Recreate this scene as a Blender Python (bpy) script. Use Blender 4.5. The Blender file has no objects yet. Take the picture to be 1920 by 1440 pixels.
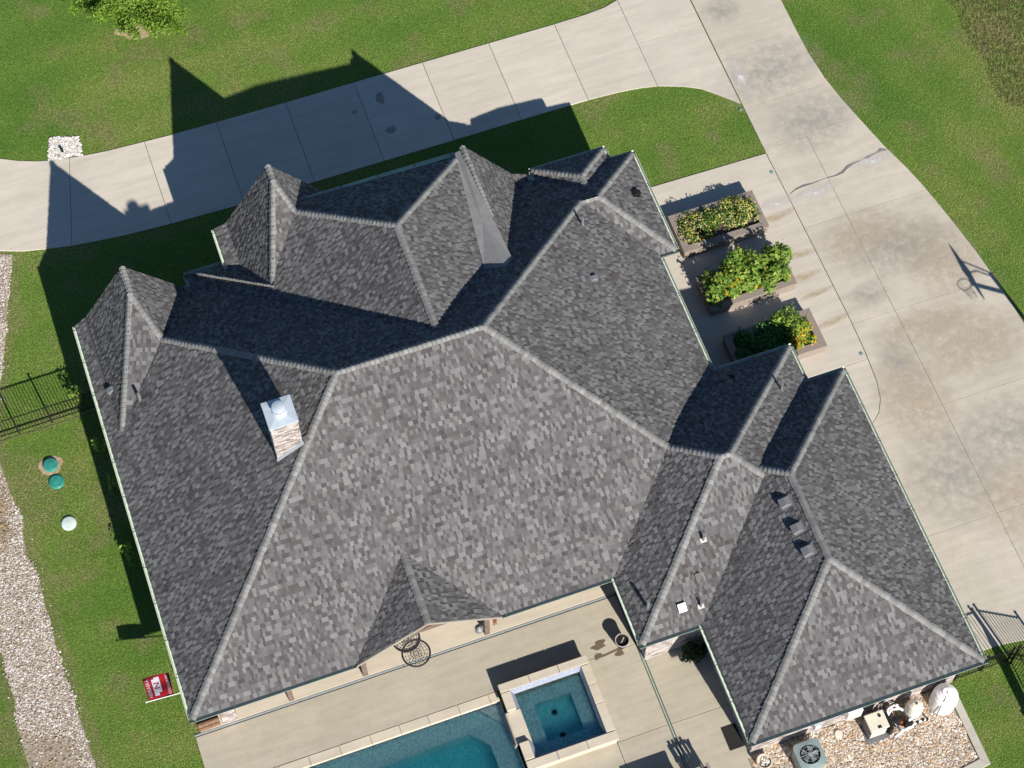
import bpy, bmesh, math, random
import numpy as np
from mathutils import Vector, Matrix
random.seed(7); NR = np.random.default_rng(7)
scene = bpy.context.scene
C = scene.collection
# ------------------------------------------------------------------ camera, world, sun, exposure
cam_d = bpy.data.cameras.new('camera'); cam = bpy.data.objects.new('camera', cam_d); C.objects.link(cam)
cam_d.sensor_width = 36.0; cam_d.lens = 36.0 * 3883 / 1920; cam_d.clip_end = 2000
RR, RU, RF = Vector((0.942091, -0.335269, -0.007708)), Vector((0.301927, 0.837948, 0.454624)), Vector((0.145963, 0.430624, -0.890650))
cam.matrix_world = Matrix(((RR.x, RU.x, -RF.x, 3.0759), (RR.y, RU.y, -RF.y, -22.0170), (RR.z, RU.z, -RF.z, 63.8868), (0, 0, 0, 1)))
scene.camera = cam
SUN = Vector((0.13873, -0.84554, 0.51557))           # towards the sun
world = bpy.data.worlds.new('World'); scene.world = world; world.use_nodes = True
wn = world.node_tree.nodes; wn.clear()
sky = wn.new('ShaderNodeTexSky'); sky.sky_type = 'NISHITA'; sky.sun_disc = False
sky.sun_elevation = math.asin(SUN.z); sky.sun_rotation = math.atan2(SUN.x, SUN.y)
sky.air_density = 1.0; sky.dust_density = 0.0; sky.ozone_density = 5.0
bgn = wn.new('ShaderNodeBackground'); bgn.inputs['Strength'].default_value = 0.059
wo = wn.new('ShaderNodeOutputWorld')
world.node_tree.links.new(sky.outputs[0], bgn.inputs[0]); world.node_tree.links.new(bgn.outputs[0], wo.inputs[0])
sl = bpy.data.lights.new('sun', 'SUN'); sl.energy = 5.0; sl.angle = math.radians(0.53); sl.color = (1.0, 0.94, 0.855)
so = bpy.data.objects.new('sun', sl); C.objects.link(so)
so.rotation_euler = SUN.to_track_quat('Z', 'Y').to_euler(); so.location = (0, 0, 60)
vs = scene.view_settings; vs.view_transform = 'Standard'; vs.look = 'None'; vs.gamma = 1.0; vs.exposure = 0.6; vs.use_curve_mapping = False

# ------------------------------------------------------------------ materials
MATS = {}
def nodes_mat(name):
    m = bpy.data.materials.new(name); m.use_nodes = True; nt = m.node_tree; nt.nodes.clear()
    out = nt.nodes.new('ShaderNodeOutputMaterial'); b = nt.nodes.new('ShaderNodeBsdfPrincipled')
    nt.links.new(b.outputs[0], out.inputs[0]); MATS[name] = m
    return m, nt, b, out
def N(nt, t, **kw):
    n = nt.nodes.new(t)
    for k, v in kw.items(): setattr(n, k, v)
    return n
def noise(nt, scale, detail=4, rough=.6, coord='Object', vec=None):
    if vec is None:
        tc = N(nt, 'ShaderNodeTexCoord'); vec = tc.outputs[coord]
    n = N(nt, 'ShaderNodeTexNoise'); n.inputs['Scale'].default_value = scale; n.inputs['Detail'].default_value = detail; n.inputs['Roughness'].default_value = rough
    nt.links.new(vec, n.inputs['Vector']); return n.outputs['Fac']
def ramp(nt, fac, stops):
    r = N(nt, 'ShaderNodeValToRGB'); e = r.color_ramp.elements
    while len(e) < len(stops): e.new(.5)
    for i, (p, c) in enumerate(stops):
        e[i].position = p; e[i].color = (c if len(c) == 4 else (*c, 1)) if not isinstance(c, (int, float)) else (c, c, c, 1)
    nt.links.new(fac, r.inputs[0]); return r.outputs[0]
def mixc(nt, fac, a, b, mode='MIX'):
    n = N(nt, 'ShaderNodeMix', data_type='RGBA', blend_type=mode)
    for s, v in ((0, fac), (6, a), (7, b)):
        if hasattr(v, 'is_linked'): nt.links.new(v, n.inputs[s])
        else: n.inputs[s].default_value = v if s == 0 else (*v, 1)
    return n.outputs[2]
def bump(nt, b, h, strength=.3, dist=.01):
    n = N(nt, 'ShaderNodeBump'); n.inputs['Strength'].default_value = strength; n.inputs['Distance'].default_value = dist
    nt.links.new(h, n.inputs['Height']); nt.links.new(n.outputs[0], b.inputs['Normal'])
def plain(name, col, rough=.6, metal=0., var=.15, scale=12., bs=0.):
    m, nt, b, o = nodes_mat(name)
    f = noise(nt, scale)
    lo = tuple(c * (1 - var) for c in col); hi = tuple(min(1, c * (1 + var)) for c in col)
    nt.links.new(ramp(nt, f, [(.3, lo), (.7, hi)]), b.inputs['Base Color'])
    b.inputs['Roughness'].default_value = rough; b.inputs['Metallic'].default_value = metal
    if bs: bump(nt, b, noise(nt, scale * 6), bs, .005)
    return m
def tinted(name, rough=.9, gs=220., gv=.25, spec=.2, transl=0., mott=None):
    m, nt, b, o = nodes_mat(name)
    a = N(nt, 'ShaderNodeAttribute', attribute_name='tint')
    g = ramp(nt, noise(nt, gs, 3), [(.3, 1 - gv), (.7, 1 + gv * .0 + .0)])
    c = mixc(nt, 1.0, a.outputs['Color'], g, 'MULTIPLY')
    if mott:
        c = mixc(nt, 1.0, c, ramp(nt, noise(nt, mott[0], 5, .65), [(.3, 1 - mott[1]), (.7, 1.0)]), 'MULTIPLY')
    nt.links.new(c, b.inputs['Base Color']); b.inputs['Roughness'].default_value = rough
    b.inputs['Specular IOR Level'].default_value = spec
    if transl:
        t = N(nt, 'ShaderNodeBsdfTranslucent'); nt.links.new(c, t.inputs[0])
        mx = N(nt, 'ShaderNodeMixShader'); mx.inputs[0].default_value = transl
        nt.links.new(b.outputs[0], mx.inputs[1]); nt.links.new(t.outputs[0], mx.inputs[2]); nt.links.new(mx.outputs[0], o.inputs[0])
    return m
def concrete(name, c1, c2, stain, ss=.35):
    m, nt, b, o = nodes_mat(name)
    big = noise(nt, .35, 5, .62); mid = noise(nt, 2.2, 6, .7); fine = noise(nt, 45, 3, .6)
    c = ramp(nt, big, [(.32, c1), (.68, c2)])
    c = mixc(nt, ramp(nt, mid, [(.42, 0.), (.75, ss)]), c, stain)
    # streaks left by the broom and the rain, along X
    tc = N(nt, 'ShaderNodeTexCoord'); mp = N(nt, 'ShaderNodeMapping'); mp.inputs['Scale'].default_value = (.25, 2.2, 1)
    nt.links.new(tc.outputs['Object'], mp.inputs['Vector'])
    st = noise(nt, 1.6, 5, .7, vec=mp.outputs[0])
    c = mixc(nt, 1.0, c, ramp(nt, st, [(.3, .86), (.6, 1.0)]), 'MULTIPLY')
    c = mixc(nt, 1.0, c, ramp(nt, fine, [(.25, .93), (.7, 1.0)]), 'MULTIPLY')
    oi = N(nt, 'ShaderNodeObjectInfo')
    c = mixc(nt, 1.0, c, ramp(nt, oi.outputs['Random'], [(0., .94), (1., 1.0)]), 'MULTIPLY')
    nt.links.new(c, b.inputs['Base Color']); b.inputs['Roughness'].default_value = .85; b.inputs['Specular IOR Level'].default_value = .25
    bump(nt, b, fine, .25, .004)
    return m
shingle_m = tinted('shingle', .95, 160, .3, .15, mott=(.45, .13))
cap_m = tinted('ridge_cap', .95, 160, .22, .15)
brick_m = tinted('brick', .9, 90, .3, .15)
leaf_m = tinted('leaf', .55, 60, .25, .35, transl=.35)
grass_m = tinted('grass_blade', .7, 30, .2, .15, transl=.3)
stone_m = tinted('stone', .85, 60, .25, .25)
drive_m = concrete('drive_concrete', (.63, .575, .49), (.575, .525, .445), (.51, .455, .37), .3)
side_m = concrete('weathered_concrete', (.60, .54, .45), (.53, .485, .40), (.455, .41, .325), .5)
patio_m = concrete('patio_concrete', (.66, .58, .46), (.60, .53, .42), (.52, .44, .32), .25)
deck_m = concrete('deck_concrete', (.51, .46, .365), (.455, .415, .325), (.38, .345, .265), .5)
curb_m = concrete('curb_concrete', (.55, .51, .44), (.48, .45, .39), (.38, .35, .29), .3)
coping_m = concrete('coping_stone', (.66, .59, .47), (.60, .53, .42), (.48, .42, .33), .35)
soilm = plain('soil', (.10, .075, .055), .95, 0, .4, 9, .6)
joint_m = plain('joint_filler', (.09, .085, .075), .95, 0, .3, 9)
planter_m = plain('planter_stone', (.25, .208, .178), .9, 0, .15, 14, .4)
gutter_m = plain('gutter_green', (.065, .115, .08), .45, 0.0, .1, 3)
gutterin_m = plain('gutter_lining', (.62, .70, .57), .5, 0, .06, 3)
fascia_m = plain('fascia', (.70, .68, .62), .6, 0, .05, 4)
deckm = plain('roof_underlay', (.06, .06, .063), .95, 0, .2, 6)
mortar_m = plain('mortar', (.20, .18, .17), .95, 0, .12, 30)
metal_m = plain('sky_tinted_steel', (.56, .63, .70), .38, .25, .06, 7)  # pale blue base colour paints in the sky's reflection on the steel
dark_m = plain('black_metal', (.012, .012, .013), .5, .2, .2, 20)
ventm = plain('vent_paint', (.20, .205, .215), .55, .2, .1, 10)
pipe_m = plain('vent_pipe_paint', (.40, .39, .38), .6, 0, .2, 20)
white_m = plain('white_plastic', (.78, .79, .80), .35, 0, .04, 6)
cream_m = plain('cream_plastic', (.66, .62, .52), .4, 0, .05, 6)
wood_m = plain('brown_wood', (.15, .105, .085), .75, 0, .25, 8, .3)
oldwood_m = plain('grey_wood', (.26, .22, .18), .8, 0, .3, 12, .4)
log_m = plain('log_bark', (.20, .115, .07), .85, 0, .4, 14, .5)
membrane_m = concrete('roof_membrane', (.30, .30, .295), (.24, .24, .24), (.18, .18, .18), .5)
green_lid_m = plain('green_plastic', (.03, .24, .19), .5, 0, .25, 6)
pale_lid_m = plain('pale_plastic', (.55, .66, .62), .5, 0, .12, 6)
dirt_m = plain('bare_dirt', (.38, .28, .18), .95, 0, .35, 9, .5)
acm = plain('ac_paint', (.23, .30, .30), .5, .1, .1, 8)
redcloth = plain('red_cloth', (.40, .006, .016), .75, 0, .12, 5)
whitecloth = plain('white_cloth', (.72, .74, .80), .75, 0, .04, 5)
matm = plain('black_mat', (.018, .016, .015), .95, 0, .3, 20)
rope_m = plain('dark_rope', (.022, .018, .022), .8, 0, .2, 30)
poolm = plain('ripple_painted_plaster', (.66, .76, .74), .8, 0, .38, 15)  # pebble mottle, its contrast raised to paint in the water's ripple light
tile_m = plain('waterline_tile', (.27, .30, .37), .45, 0, .3, 18)
rust_m = plain('red_clay', (.25, .07, .035), .7, 0, .3, 10)
dkpot_m = plain('dark_glaze', (.03, .026, .024), .3, 0, .3, 8)
oil_m = plain('damp_spot', (.29, .265, .225), .8, 0, .2, 6)
wet_m = plain('wet_concrete', (.15, .115, .075), .5, 0, .15, 6)
seal_m = plain('crack_sealant', (.16, .16, .165), .8, 0, .35, 10)
rustst_m = plain('rust_stain', (.42, .31, .18), .9, 0, .15, 3)
pale_m = plain('mineral_deposit', (.62, .60, .58), .9, 0, .06, 4)
rake_m = plain('rake_paint', (.34, .30, .25), .6, 0, .06, 4)
flash_m = plain('lead_flashing', (.26, .29, .33), .5, .2, .1, 6)
strip_m = plain('channel_grey', (.33, .36, .38), .5, 0, .1, 8)
# lawn under the blades
m, nt, b, o = nodes_mat('lawn')
f1 = noise(nt, .22, 6, .65); f2 = noise(nt, 6, 5, .7); f3 = noise(nt, 70, 4, .7)
c = ramp(nt, f1, [(.3, (.105, .20, .038)), (.55, (.145, .245, .046)), (.75, (.20, .255, .066))])
c = mixc(nt, 1.0, c, ramp(nt, f2, [(.3, .82), (.7, 1.)]), 'MULTIPLY'); c = mixc(nt, 1.0, c, ramp(nt, f3, [(.3, .7), (.7, 1.)]), 'MULTIPLY')
nt.links.new(c, b.inputs['Base Color']); b.inputs['Roughness'].default_value = .95; b.inputs['Specular IOR Level'].default_value = .1
bump(nt, b, f3, .6, .03)
lawn_m = MATS['lawn']
# water: a thin clear surface with ripples over a body that absorbs red
def water(name, dens):
    m, nt, b, o = nodes_mat(name); nt.nodes.remove(b)
    tr = N(nt, 'ShaderNodeBsdfTransparent'); gl = N(nt, 'ShaderNodeBsdfGlossy'); gl.inputs['Roughness'].default_value = .12
    rf = N(nt, 'ShaderNodeBsdfRefraction'); rf.inputs['IOR'].default_value = 1.33; rf.inputs['Roughness'].default_value = .0
    fr = N(nt, 'ShaderNodeFresnel'); fr.inputs['IOR'].default_value = 1.33
    m1 = N(nt, 'ShaderNodeMixShader'); m1.inputs[0].default_value = REFR
    nt.links.new(tr.outputs[0], m1.inputs[1]); nt.links.new(rf.outputs[0], m1.inputs[2])
    m2 = N(nt, 'ShaderNodeMixShader'); nt.links.new(fr.outputs[0], m2.inputs[0]); nt.links.new(m1.outputs[0], m2.inputs[1]); nt.links.new(gl.outputs[0], m2.inputs[2])
    va = N(nt, 'ShaderNodeVolumeAbsorption'); va.inputs['Color'].default_value = (.12, .89, .93, 1); va.inputs['Density'].default_value = dens
    nt.links.new(m2.outputs[0], o.inputs['Surface']); nt.links.new(va.outputs[0], o.inputs['Volume'])
    return m
REFR = .3
water_m = water('pool_water', .8)
spawater_m = water('spa_water', .95)

# ------------------------------------------------------------------ mesh helpers
class MB:
    def __init__(s): s.v = []; s.f = []; s.c = []
    def face(s, pts, col=None):
        i = len(s.v); s.v += [tuple(p) for p in pts]; s.f.append(tuple(range(i, i + len(pts)))); s.c.append(col)
    def box(s, x0, y0, z0, x1, y1, z1, col=None):
        i = len(s.v)
        s.v += [(x0, y0, z0), (x1, y0, z0), (x1, y1, z0), (x0, y1, z0), (x0, y0, z1), (x1, y0, z1), (x1, y1, z1), (x0, y1, z1)]
        for q in ((0, 3, 2, 1), (4, 5, 6, 7), (0, 1, 5, 4), (1, 2, 6, 5), (2, 3, 7, 6), (3, 0, 4, 7)):
            s.f.append(tuple(i + k for k in q)); s.c.append(col)
        return s
    def prism(s, poly, z0, z1, col=None):
        n = len(poly); i = len(s.v)
        if sum(poly[k][0] * poly[(k + 1) % n][1] - poly[(k + 1) % n][0] * poly[k][1] for k in range(n)) < 0: poly = poly[::-1]
        s.v += [(x, y, z0) for x, y in poly] + [(x, y, z1) for x, y in poly]
        s.f.append(tuple(i + n + k for k in range(n))); s.f.append(tuple(i + k for k in reversed(range(n)))); s.c += [col, col]
        for k in range(n):
            j = (k + 1) % n; s.f.append((i + k, i + j, i + n + j, i + n + k)); s.c.append(col)
        return s
    def tube(s, pts, r, n=8, col=None, cap=True):
        pts = [Vector(p) for p in pts]; i0 = len(s.v); rs = r if isinstance(r, (list, tuple)) else [r] * len(pts)
        for k, p in enumerate(pts):
            d = (pts[min(k + 1, len(pts) - 1)] - pts[max(k - 1, 0)]).normalized()
            u = d.cross(Vector((0, 0, 1)) if abs(d.z) < .95 else Vector((1, 0, 0))).normalized(); w = d.cross(u)
            for a in range(n):
                t = 2 * math.pi * a / n; s.v.append(tuple(p + u * (rs[k] * math.cos(t)) + w * (rs[k] * math.sin(t))))
        for k in range(len(pts) - 1):
            for a in range(n):
                b2 = (a + 1) % n; s.f.append((i0 + k * n + a, i0 + k * n + b2, i0 + (k + 1) * n + b2, i0 + (k + 1) * n + a)); s.c.append(col)
        if cap:
            s.f.append(tuple(i0 + a for a in reversed(range(n)))); s.f.append(tuple(i0 + (len(pts) - 1) * n + a for a in range(n))); s.c += [col, col]
        return s
    def lathe(s, c, prof, n=24, col=None):
        i0 = len(s.v)
        for r, z in prof:
            for a in range(n):
                t = 2 * math.pi * a / n; s.v.append((c[0] + r * math.cos(t), c[1] + r * math.sin(t), c[2] + z))
        for k in range(len(prof) - 1):
            for a in range(n):
                b2 = (a + 1) % n; s.f.append((i0 + k * n + a, i0 + k * n + b2, i0 + (k + 1) * n + b2, i0 + (k + 1) * n + a)); s.c.append(col)
        s.f.append(tuple(i0 + a for a in reversed(range(n)))); s.f.append(tuple(i0 + (len(prof) - 1) * n + a for a in range(n))); s.c += [col, col]
        return s
    def torus(s, c, R, r, n=40, k=8, col=None):
        i0 = len(s.v)
        for a in range(n):
            t = 2 * math.pi * a / n
            for b2 in range(k):
                q = 2 * math.pi * b2 / k; rr = R + r * math.cos(q)
                s.v.append((c[0] + rr * math.cos(t), c[1] + rr * math.sin(t), c[2] + r * math.sin(q)))
        for a in range(n):
            for b2 in range(k):
                s.f.append((i0 + a * k + b2, i0 + ((a + 1) % n) * k + b2, i0 + ((a + 1) % n) * k + (b2 + 1) % k, i0 + a * k + (b2 + 1) % k)); s.c.append(col)
        return s
    def mesh(s, name, mat):
        me = bpy.data.meshes.new(name); me.from_pydata(s.v, [], s.f); me.materials.append(mat)
        if any(c is not None for c in s.c):
            at = me.attributes.new('tint', 'FLOAT_COLOR', 'FACE')
            at.data.foreach_set('color', np.array([(*(c or (.5, .5, .5)), 1.) for c in s.c], dtype=np.float32).ravel())
        return me
    def build(s, name, mat, parent=None, kind=None, smooth=False, bevel=0.):
        me = s.mesh(name, mat)
        if smooth: me.shade_smooth() if hasattr(me, 'shade_smooth') else None
        o = bpy.data.objects.new(name, me); C.objects.link(o)
        if parent is not None:
            o.parent = parent; o.matrix_parent_inverse = parent_inv(parent)
        if kind: o['kind'] = kind
        if bevel:
            md = o.modifiers.new('bevel', 'BEVEL'); md.width = bevel; md.segments = 2; md.limit_method = 'ANGLE'
        return o
def world_m(o):
    m = Matrix.LocRotScale(o.location, o.rotation_euler, o.scale)
    return (world_m(o.parent) @ o.matrix_parent_inverse @ m) if o.parent else m
def parent_inv(p): return world_m(p).inverted()
def tag(o, label, cat, group=None, kind=None):
    if label: o['label'] = label
    if cat: o['category'] = cat
    if group: o['group'] = group
    if kind: o['kind'] = kind
    return o
def thing(name, loc, label, cat, group=None):
    o = bpy.data.objects.new(name, None); C.objects.link(o); o.location = loc; o.empty_display_size = .3
    return tag(o, label, cat, group)
def setting(name, loc=(0, 0, 0), label=None):
    o = bpy.data.objects.new(name, None); C.objects.link(o); o.location = loc; o['kind'] = 'structure'
    if label: o['label'] = label
    return o
def raw_mesh(name, verts, tris, cols, mat, parent=None, kind=None):
    """big triangle soups straight from numpy: verts (n,3), tris (m,k), one colour per face"""
    me = bpy.data.meshes.new(name); k = tris.shape[1]
    me.vertices.add(len(verts)); me.vertices.foreach_set('co', np.ascontiguousarray(verts, dtype=np.float32).ravel())
    me.loops.add(tris.size); me.loops.foreach_set('vertex_index', np.ascontiguousarray(tris, dtype=np.int32).ravel())
    me.polygons.add(len(tris)); me.polygons.foreach_set('loop_start', np.arange(0, tris.size, k, dtype=np.int32))
    me.update(calc_edges=True)
    at = me.attributes.new('tint', 'FLOAT_COLOR', 'FACE')
    at.data.foreach_set('color', np.concatenate([cols, np.ones((len(cols), 1))], 1).astype(np.float32).ravel())
    me.materials.append(mat)
    o = bpy.data.objects.new(name, me); C.objects.link(o)
    if parent is not None: o.parent = parent; o.matrix_parent_inverse = parent_inv(parent)
    if kind: o['kind'] = kind
    return o
def in_poly(P, poly):
    x, y = P[:, 0], P[:, 1]; r = np.zeros(len(P), bool); n = len(poly)
    for i in range(n):
        x0, y0 = poly[i]; x1, y1 = poly[(i + 1) % n]
        if y0 == y1: continue
        c = ((y0 > y) != (y1 > y)) & (x < (x1 - x0) * (y - y0) / (y1 - y0) + x0); r ^= c
    return r
def vnoise(P, scale, seed):
    g = np.random.default_rng(seed).random((128, 128)); q = P / scale; i = np.floor(q).astype(int); f = q - i; f = f * f * (3 - 2 * f)
    a = g[i[:, 0] % 128, i[:, 1] % 128]; b = g[(i[:, 0] + 1) % 128, i[:, 1] % 128]; c = g[i[:, 0] % 128, (i[:, 1] + 1) % 128]; d = g[(i[:, 0] + 1) % 128, (i[:, 1] + 1) % 128]
    return (a * (1 - f[:, 0]) + b * f[:, 0]) * (1 - f[:, 1]) + (c * (1 - f[:, 0]) + d * f[:, 0]) * f[:, 1]
def fbm(P, scale, seed, o=4): return sum(vnoise(P, scale / 2 ** k, seed + k) * .5 ** k for k in range(o)) / sum(.5 ** k for k in range(o))

# ------------------------------------------------------------------ the ground and everything paved
gm = MB(); gm.face([(-400, -400, -.02), (420, -400, -.02), (420, 430, -.02), (-400, 430, -.02)])
DECK_HOLE = (-.2, -14, 16.0, .4)
# the sheet is cut out where the pool and the spa go down
gm = MB()
xs = [-400, 1.0, 12.3, 420]; ysn = [-400, -8.2, -1.75, 430]
for i in range(3):
    for j in range(3):
        if i == 1 and j == 1: continue
        gm.face([(xs[i], ysn[j], -.02), (xs[i + 1], ysn[j], -.02), (xs[i + 1], ysn[j + 1], -.02), (xs[i], ysn[j + 1], -.02)])
ground = gm.build('ground', lawn_m); ground['kind'] = 'structure'

def slabs(root, poly, cuts, mat, top=.02, thick=.14, gap=.008, name='concrete_slab'):
    """a paved area cut into its slabs: each slab its own mesh with a real joint round it"""
    bm = bmesh.new(); bm.faces.new([bm.verts.new((x, y, 0)) for x, y in poly])
    for c in cuts:
        (x0, y0), (x1, y1) = c[0], c[1]; lim = c[2] if len(c) > 2 else None
        nrm = Vector((y1 - y0, x0 - x1, 0)).normalized()
        if lim:
            fs = [f for f in bm.faces if lim[0] <= f.calc_center_median().x <= lim[2] and lim[1] <= f.calc_center_median().y <= lim[3]]
        else: fs = bm.faces[:]
        geom = list({v for f in fs for v in f.verts}) + list({e for f in fs for e in f.edges}) + fs
        bmesh.ops.bisect_plane(bm, geom=geom, dist=.0001, plane_co=(x0, y0, 0), plane_no=nrm)
    out = []
    for f in bm.faces:
        pts = [Vector((v.co.x, v.co.y)) for v in f.verts]; n = len(pts)
        ar = sum(pts[k].x * pts[(k + 1) % n].y - pts[(k + 1) % n].x * pts[k].y for k in range(n))
        if ar < 0: pts = pts[::-1]
        if abs(ar) < .02: continue
        ins = []
        for k in range(n):
            a = (pts[k] - pts[k - 1]).normalized(); b2 = (pts[(k + 1) % n] - pts[k]).normalized()
            na = Vector((-a.y, a.x)); nb = Vector((-b2.y, b2.x)); d = 1 + na.dot(nb)
            ins.append(pts[k] + (na + nb) * (gap / max(d, .5)))
        mb = MB(); mb.prism([(p.x, p.y) for p in ins], top - thick, top)
        ob = mb.build(name, mat, root, bevel=.008); out.append(ob)
    bm.free(); return out

DTOP = [(-7.5, 31.5), (-5.6, 28.6), (-4, 26.6), (-2.4, 24.95), (-1.04, 24.01), (-.45, 23.7), (.16, 23.45), (.72, 23.29), (1.75, 23.11), (2.73, 23.0), (4.07, 22.93), (5.14, 22.88), (6.84, 22.85), (9.51, 22.82), (11.75, 22.82), (14.88, 22.81), (17.51, 22.80), (20.14, 22.78), (21.5, 22.80), (22.27, 22.87), (22.91, 23.05), (23.6, 23.45), (24.3, 24.2), (24.9, 25.3), (25.47, 27.5)]
DBOT = [(25.47, 17.0), (25.1, 17.38), (24.83, 17.65), (24.31, 18.14), (23.72, 18.46), (22.86, 18.79), (22.2, 18.93), (21.38, 19.03), (20.21, 19.09), (19.42, 19.09), (17.48, 19.1), (14.95, 19.09), (12.27, 19.1), (10.56, 19.1), (6.57, 19.09), (4.12, 19.16), (2.3, 19.27), (.51, 19.48), (-.3, 19.65), (-1.17, 19.85), (-1.96, 20.15), (-3.2, 20.9), (-5, 22.4), (-7, 24.6), (-9, 27.5)]
DRIVE = DTOP + DBOT
SR = [(28.72, 45), (28.73, 24), (28.74, 20.9), (28.73, 19.57), (28.74, 18.3), (28.86, 17.05), (29.08, 15.9), (29.36, 14.8), (29.74, 13.35), (30.05, 12.45), (30.32, 11.45), (30.54, 10.4), (30.75, 9.3), (30.96, 8.05), (31.09, 6.95), (31.19, 5.95), (31.25, 5.0), (31.3, 3), (31.35, 0), (31.3, -3), (31.0, -6.2)]
JOINT = [(25.5, 45), (25.5, 14.66), (25.53, 12.69), (25.56, 9.99), (25.58, 7.12), (25.55, 5.9), (25.46, 4.7), (25.3, 4.03), (25.02, 3.55), (24.58, 3.2), (24.1, 3.02), (23.2, 2.95)]
SIDE = SR + [(28.5, -6.1), (26.6, -5.68), (26.04, -5.58), (25.36, -5.48), (24.67, -5.46), (23.2, -5.46)] + JOINT[::-1]
PAD = [(19.05, 14.76), (25.49, 14.66)] + [(x - .008, y) for x, y in JOINT[2:]] + [(23.2, 3.95), (19.05, 3.95)]
drive = setting('driveway', (10, 21, 0), 'long pale concrete drive curving past the front of the house')
slabs(drive, DRIVE, [((x, 0), (x + .0, 40)) for x in (4.15, 6.88, 9.55, 12.22, 14.92, 17.56, 20.2, 22.85)] + [((1.34, 23.05), (.54, 19.47)), ((-1.6, 24.4), (-3.0, 20.8)), ((22, 20.88), (25, 20.86), (22.85, 15, 26, 30))], drive_m)
base = MB(); base.prism(DRIVE, -.19, -.128); base.build('drive_bed', joint_m, drive)
sided = setting('side_driveway', (28, 8, 0), 'broad weathered concrete drive running up to the garage')
slabs(sided, SIDE, [((20, y), (40, y + .0)) for y in (28, 23.6, 19.45, 16.78, 14.86, 11.25, 7.05, 3.1, -1.2)] + [((27.2, -20), (27.2, 14.8), (20, -10, 40, 14.8))], side_m, gap=.005)
base = MB(); base.prism(SIDE, -.19, -.128); base.build('drive_bed', joint_m, sided)
pad = setting('garden_pavement', (22, 9, 0), 'concrete pavement under the raised planters')
slabs(pad, PAD, [((18, 5.6), (30, 5.6))], drive_m)
base = MB(); base.prism(PAD, -.19, -.128); base.build('pavement_bed', joint_m, pad)
js = MB(); js.prism([(x - .12, y - .02) for x, y in JOINT[1:]] + [(x + .12, y - .02) for x, y in JOINT[1:][::-1]], -.10, -.02); js.build('joint_filler', joint_m, pad)
patio = setting('patio', (7, .4, 0), 'pale concrete patio under the rear eave')
slabs(patio, [(.0, .46), (14.3, .46), (14.3, 3.4), (.0, 3.4)], [], patio_m)
for x0, x1 in ((-.2, 3.3), (3.3, 6.8), (6.8, 10.3), (10.3, 14.13)):
    MB().box(x0, .385, -.1, x1 - .01, .445, .012).build('drain_channel', strip_m, patio)
deck = setting('pool_deck', (7, -1, 0), 'tan concrete deck round the pool and the spa')
slabs(deck, [(-.2, -1.43), (14.14, -1.43), (14.14, .36), (-.2, .36)], [], deck_m)
slabs(deck, [(12.40, -14), (14.14, -14), (14.14, -1.43), (12.40, -1.43)], [((12, -4.33), (15, -4.31))], deck_m)
slabs(deck, [(9.35, -14), (12.40, -14), (12.40, -4.3), (9.35, -4.3)], [], deck_m)
slabs(deck, [(-.2, -14), (1.0, -14), (1.0, -1.43), (-.2, -1.43)], [], deck_m)
slabs(deck, [(14.24, -14), (16.12, -14), (16.12, -6.2), (16.9, -6.2), (16.9, -1.9), (14.24, -1.9)], [((14, -4.33), (18, -4.37))], deck_m)
MB().box(14.165, -14, -.1, 14.215, .36, .014).build('joint_strip', strip_m, deck)
base = MB(); base.prism([(9.2, -14), (17, -14), (17, -1.5), (12.2, -1.5), (12.2, -4.2), (9.2, -4.2)], -.19, -.128); base.box(-.2, -1.43, -.19, 14.2, .4, -.128); base.build('deck_bed', joint_m, deck)

# flat marks on the concrete
def blob(cx, cy, rx, ry, n=22, w=.22, rot=0, seed=1):
    r = random.Random(seed); ph = [r.uniform(0, 6.28) for _ in range(4)]; out = []
    for k in range(n):
        t = 2 * math.pi * k / n; q = 1 + w * (math.sin(2 * t + ph[0]) * .5 + math.sin(3 * t + ph[1]) * .35 + math.sin(5 * t + ph[2]) * .3)
        x, y = rx * q * math.cos(t), ry * q * math.sin(t); out.append((cx + x * math.cos(rot) - y * math.sin(rot), cy + x * math.sin(rot) + y * math.cos(rot)))
    return out
def decal(name, poly, mat, parent, z=.024):
    mb = MB(); mb.face([(x, y, z) for x, y in poly]); return mb.build(name, mat, parent)
for i, (x, y, rx, ry) in enumerate([(12.92, 21.79, .17, .24), (12.87, 20.31, .17, .16), (14.68, 20.26, .12, .12), (11.84, 21.52, .09, .09)]):
    decal('damp_spot', blob(x, y, rx, ry, seed=i), oil_m, drive)
for i, (x, y, rx, ry) in enumerate([(13.0, -1.08, .26, .13), (13.55, -1.55, .12, .14), (12.83, -1.42, .13, .09)]):
    decal('wet_mark', blob(x, y, rx, ry, w=.5, seed=i + 20), wet_m, deck)
decal('wet_mark', [(12.75, -1.44), (13.1, -1.43), (13.5, -1.39), (13.85, -1.34), (13.85, -1.40), (13.5, -1.46), (13.1, -1.50), (12.75, -1.52)], wet_m, deck, .026)
cr = [(25.6, 12.73), (25.9, 12.85), (26.24, 12.9), (26.6, 12.88), (27.09, 12.92), (27.5, 12.9), (27.8, 12.95), (28.05, 13.1), (28.33, 13.17), (28.7, 13.2), (29.0, 13.25), (29.3, 13.3), (29.5, 13.37), (29.7, 13.3)]
wds = [.02, .05, .08, .04, .02, .05, .09, .11, .06, .04, .09, .04, .13, .05]
decal('crack', [(x, y + w * .6) for (x, y), w in zip(cr, wds)] + [(x, y - w * .6) for (x, y), w in zip(cr[::-1], wds[::-1])], seal_m, sided)
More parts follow.
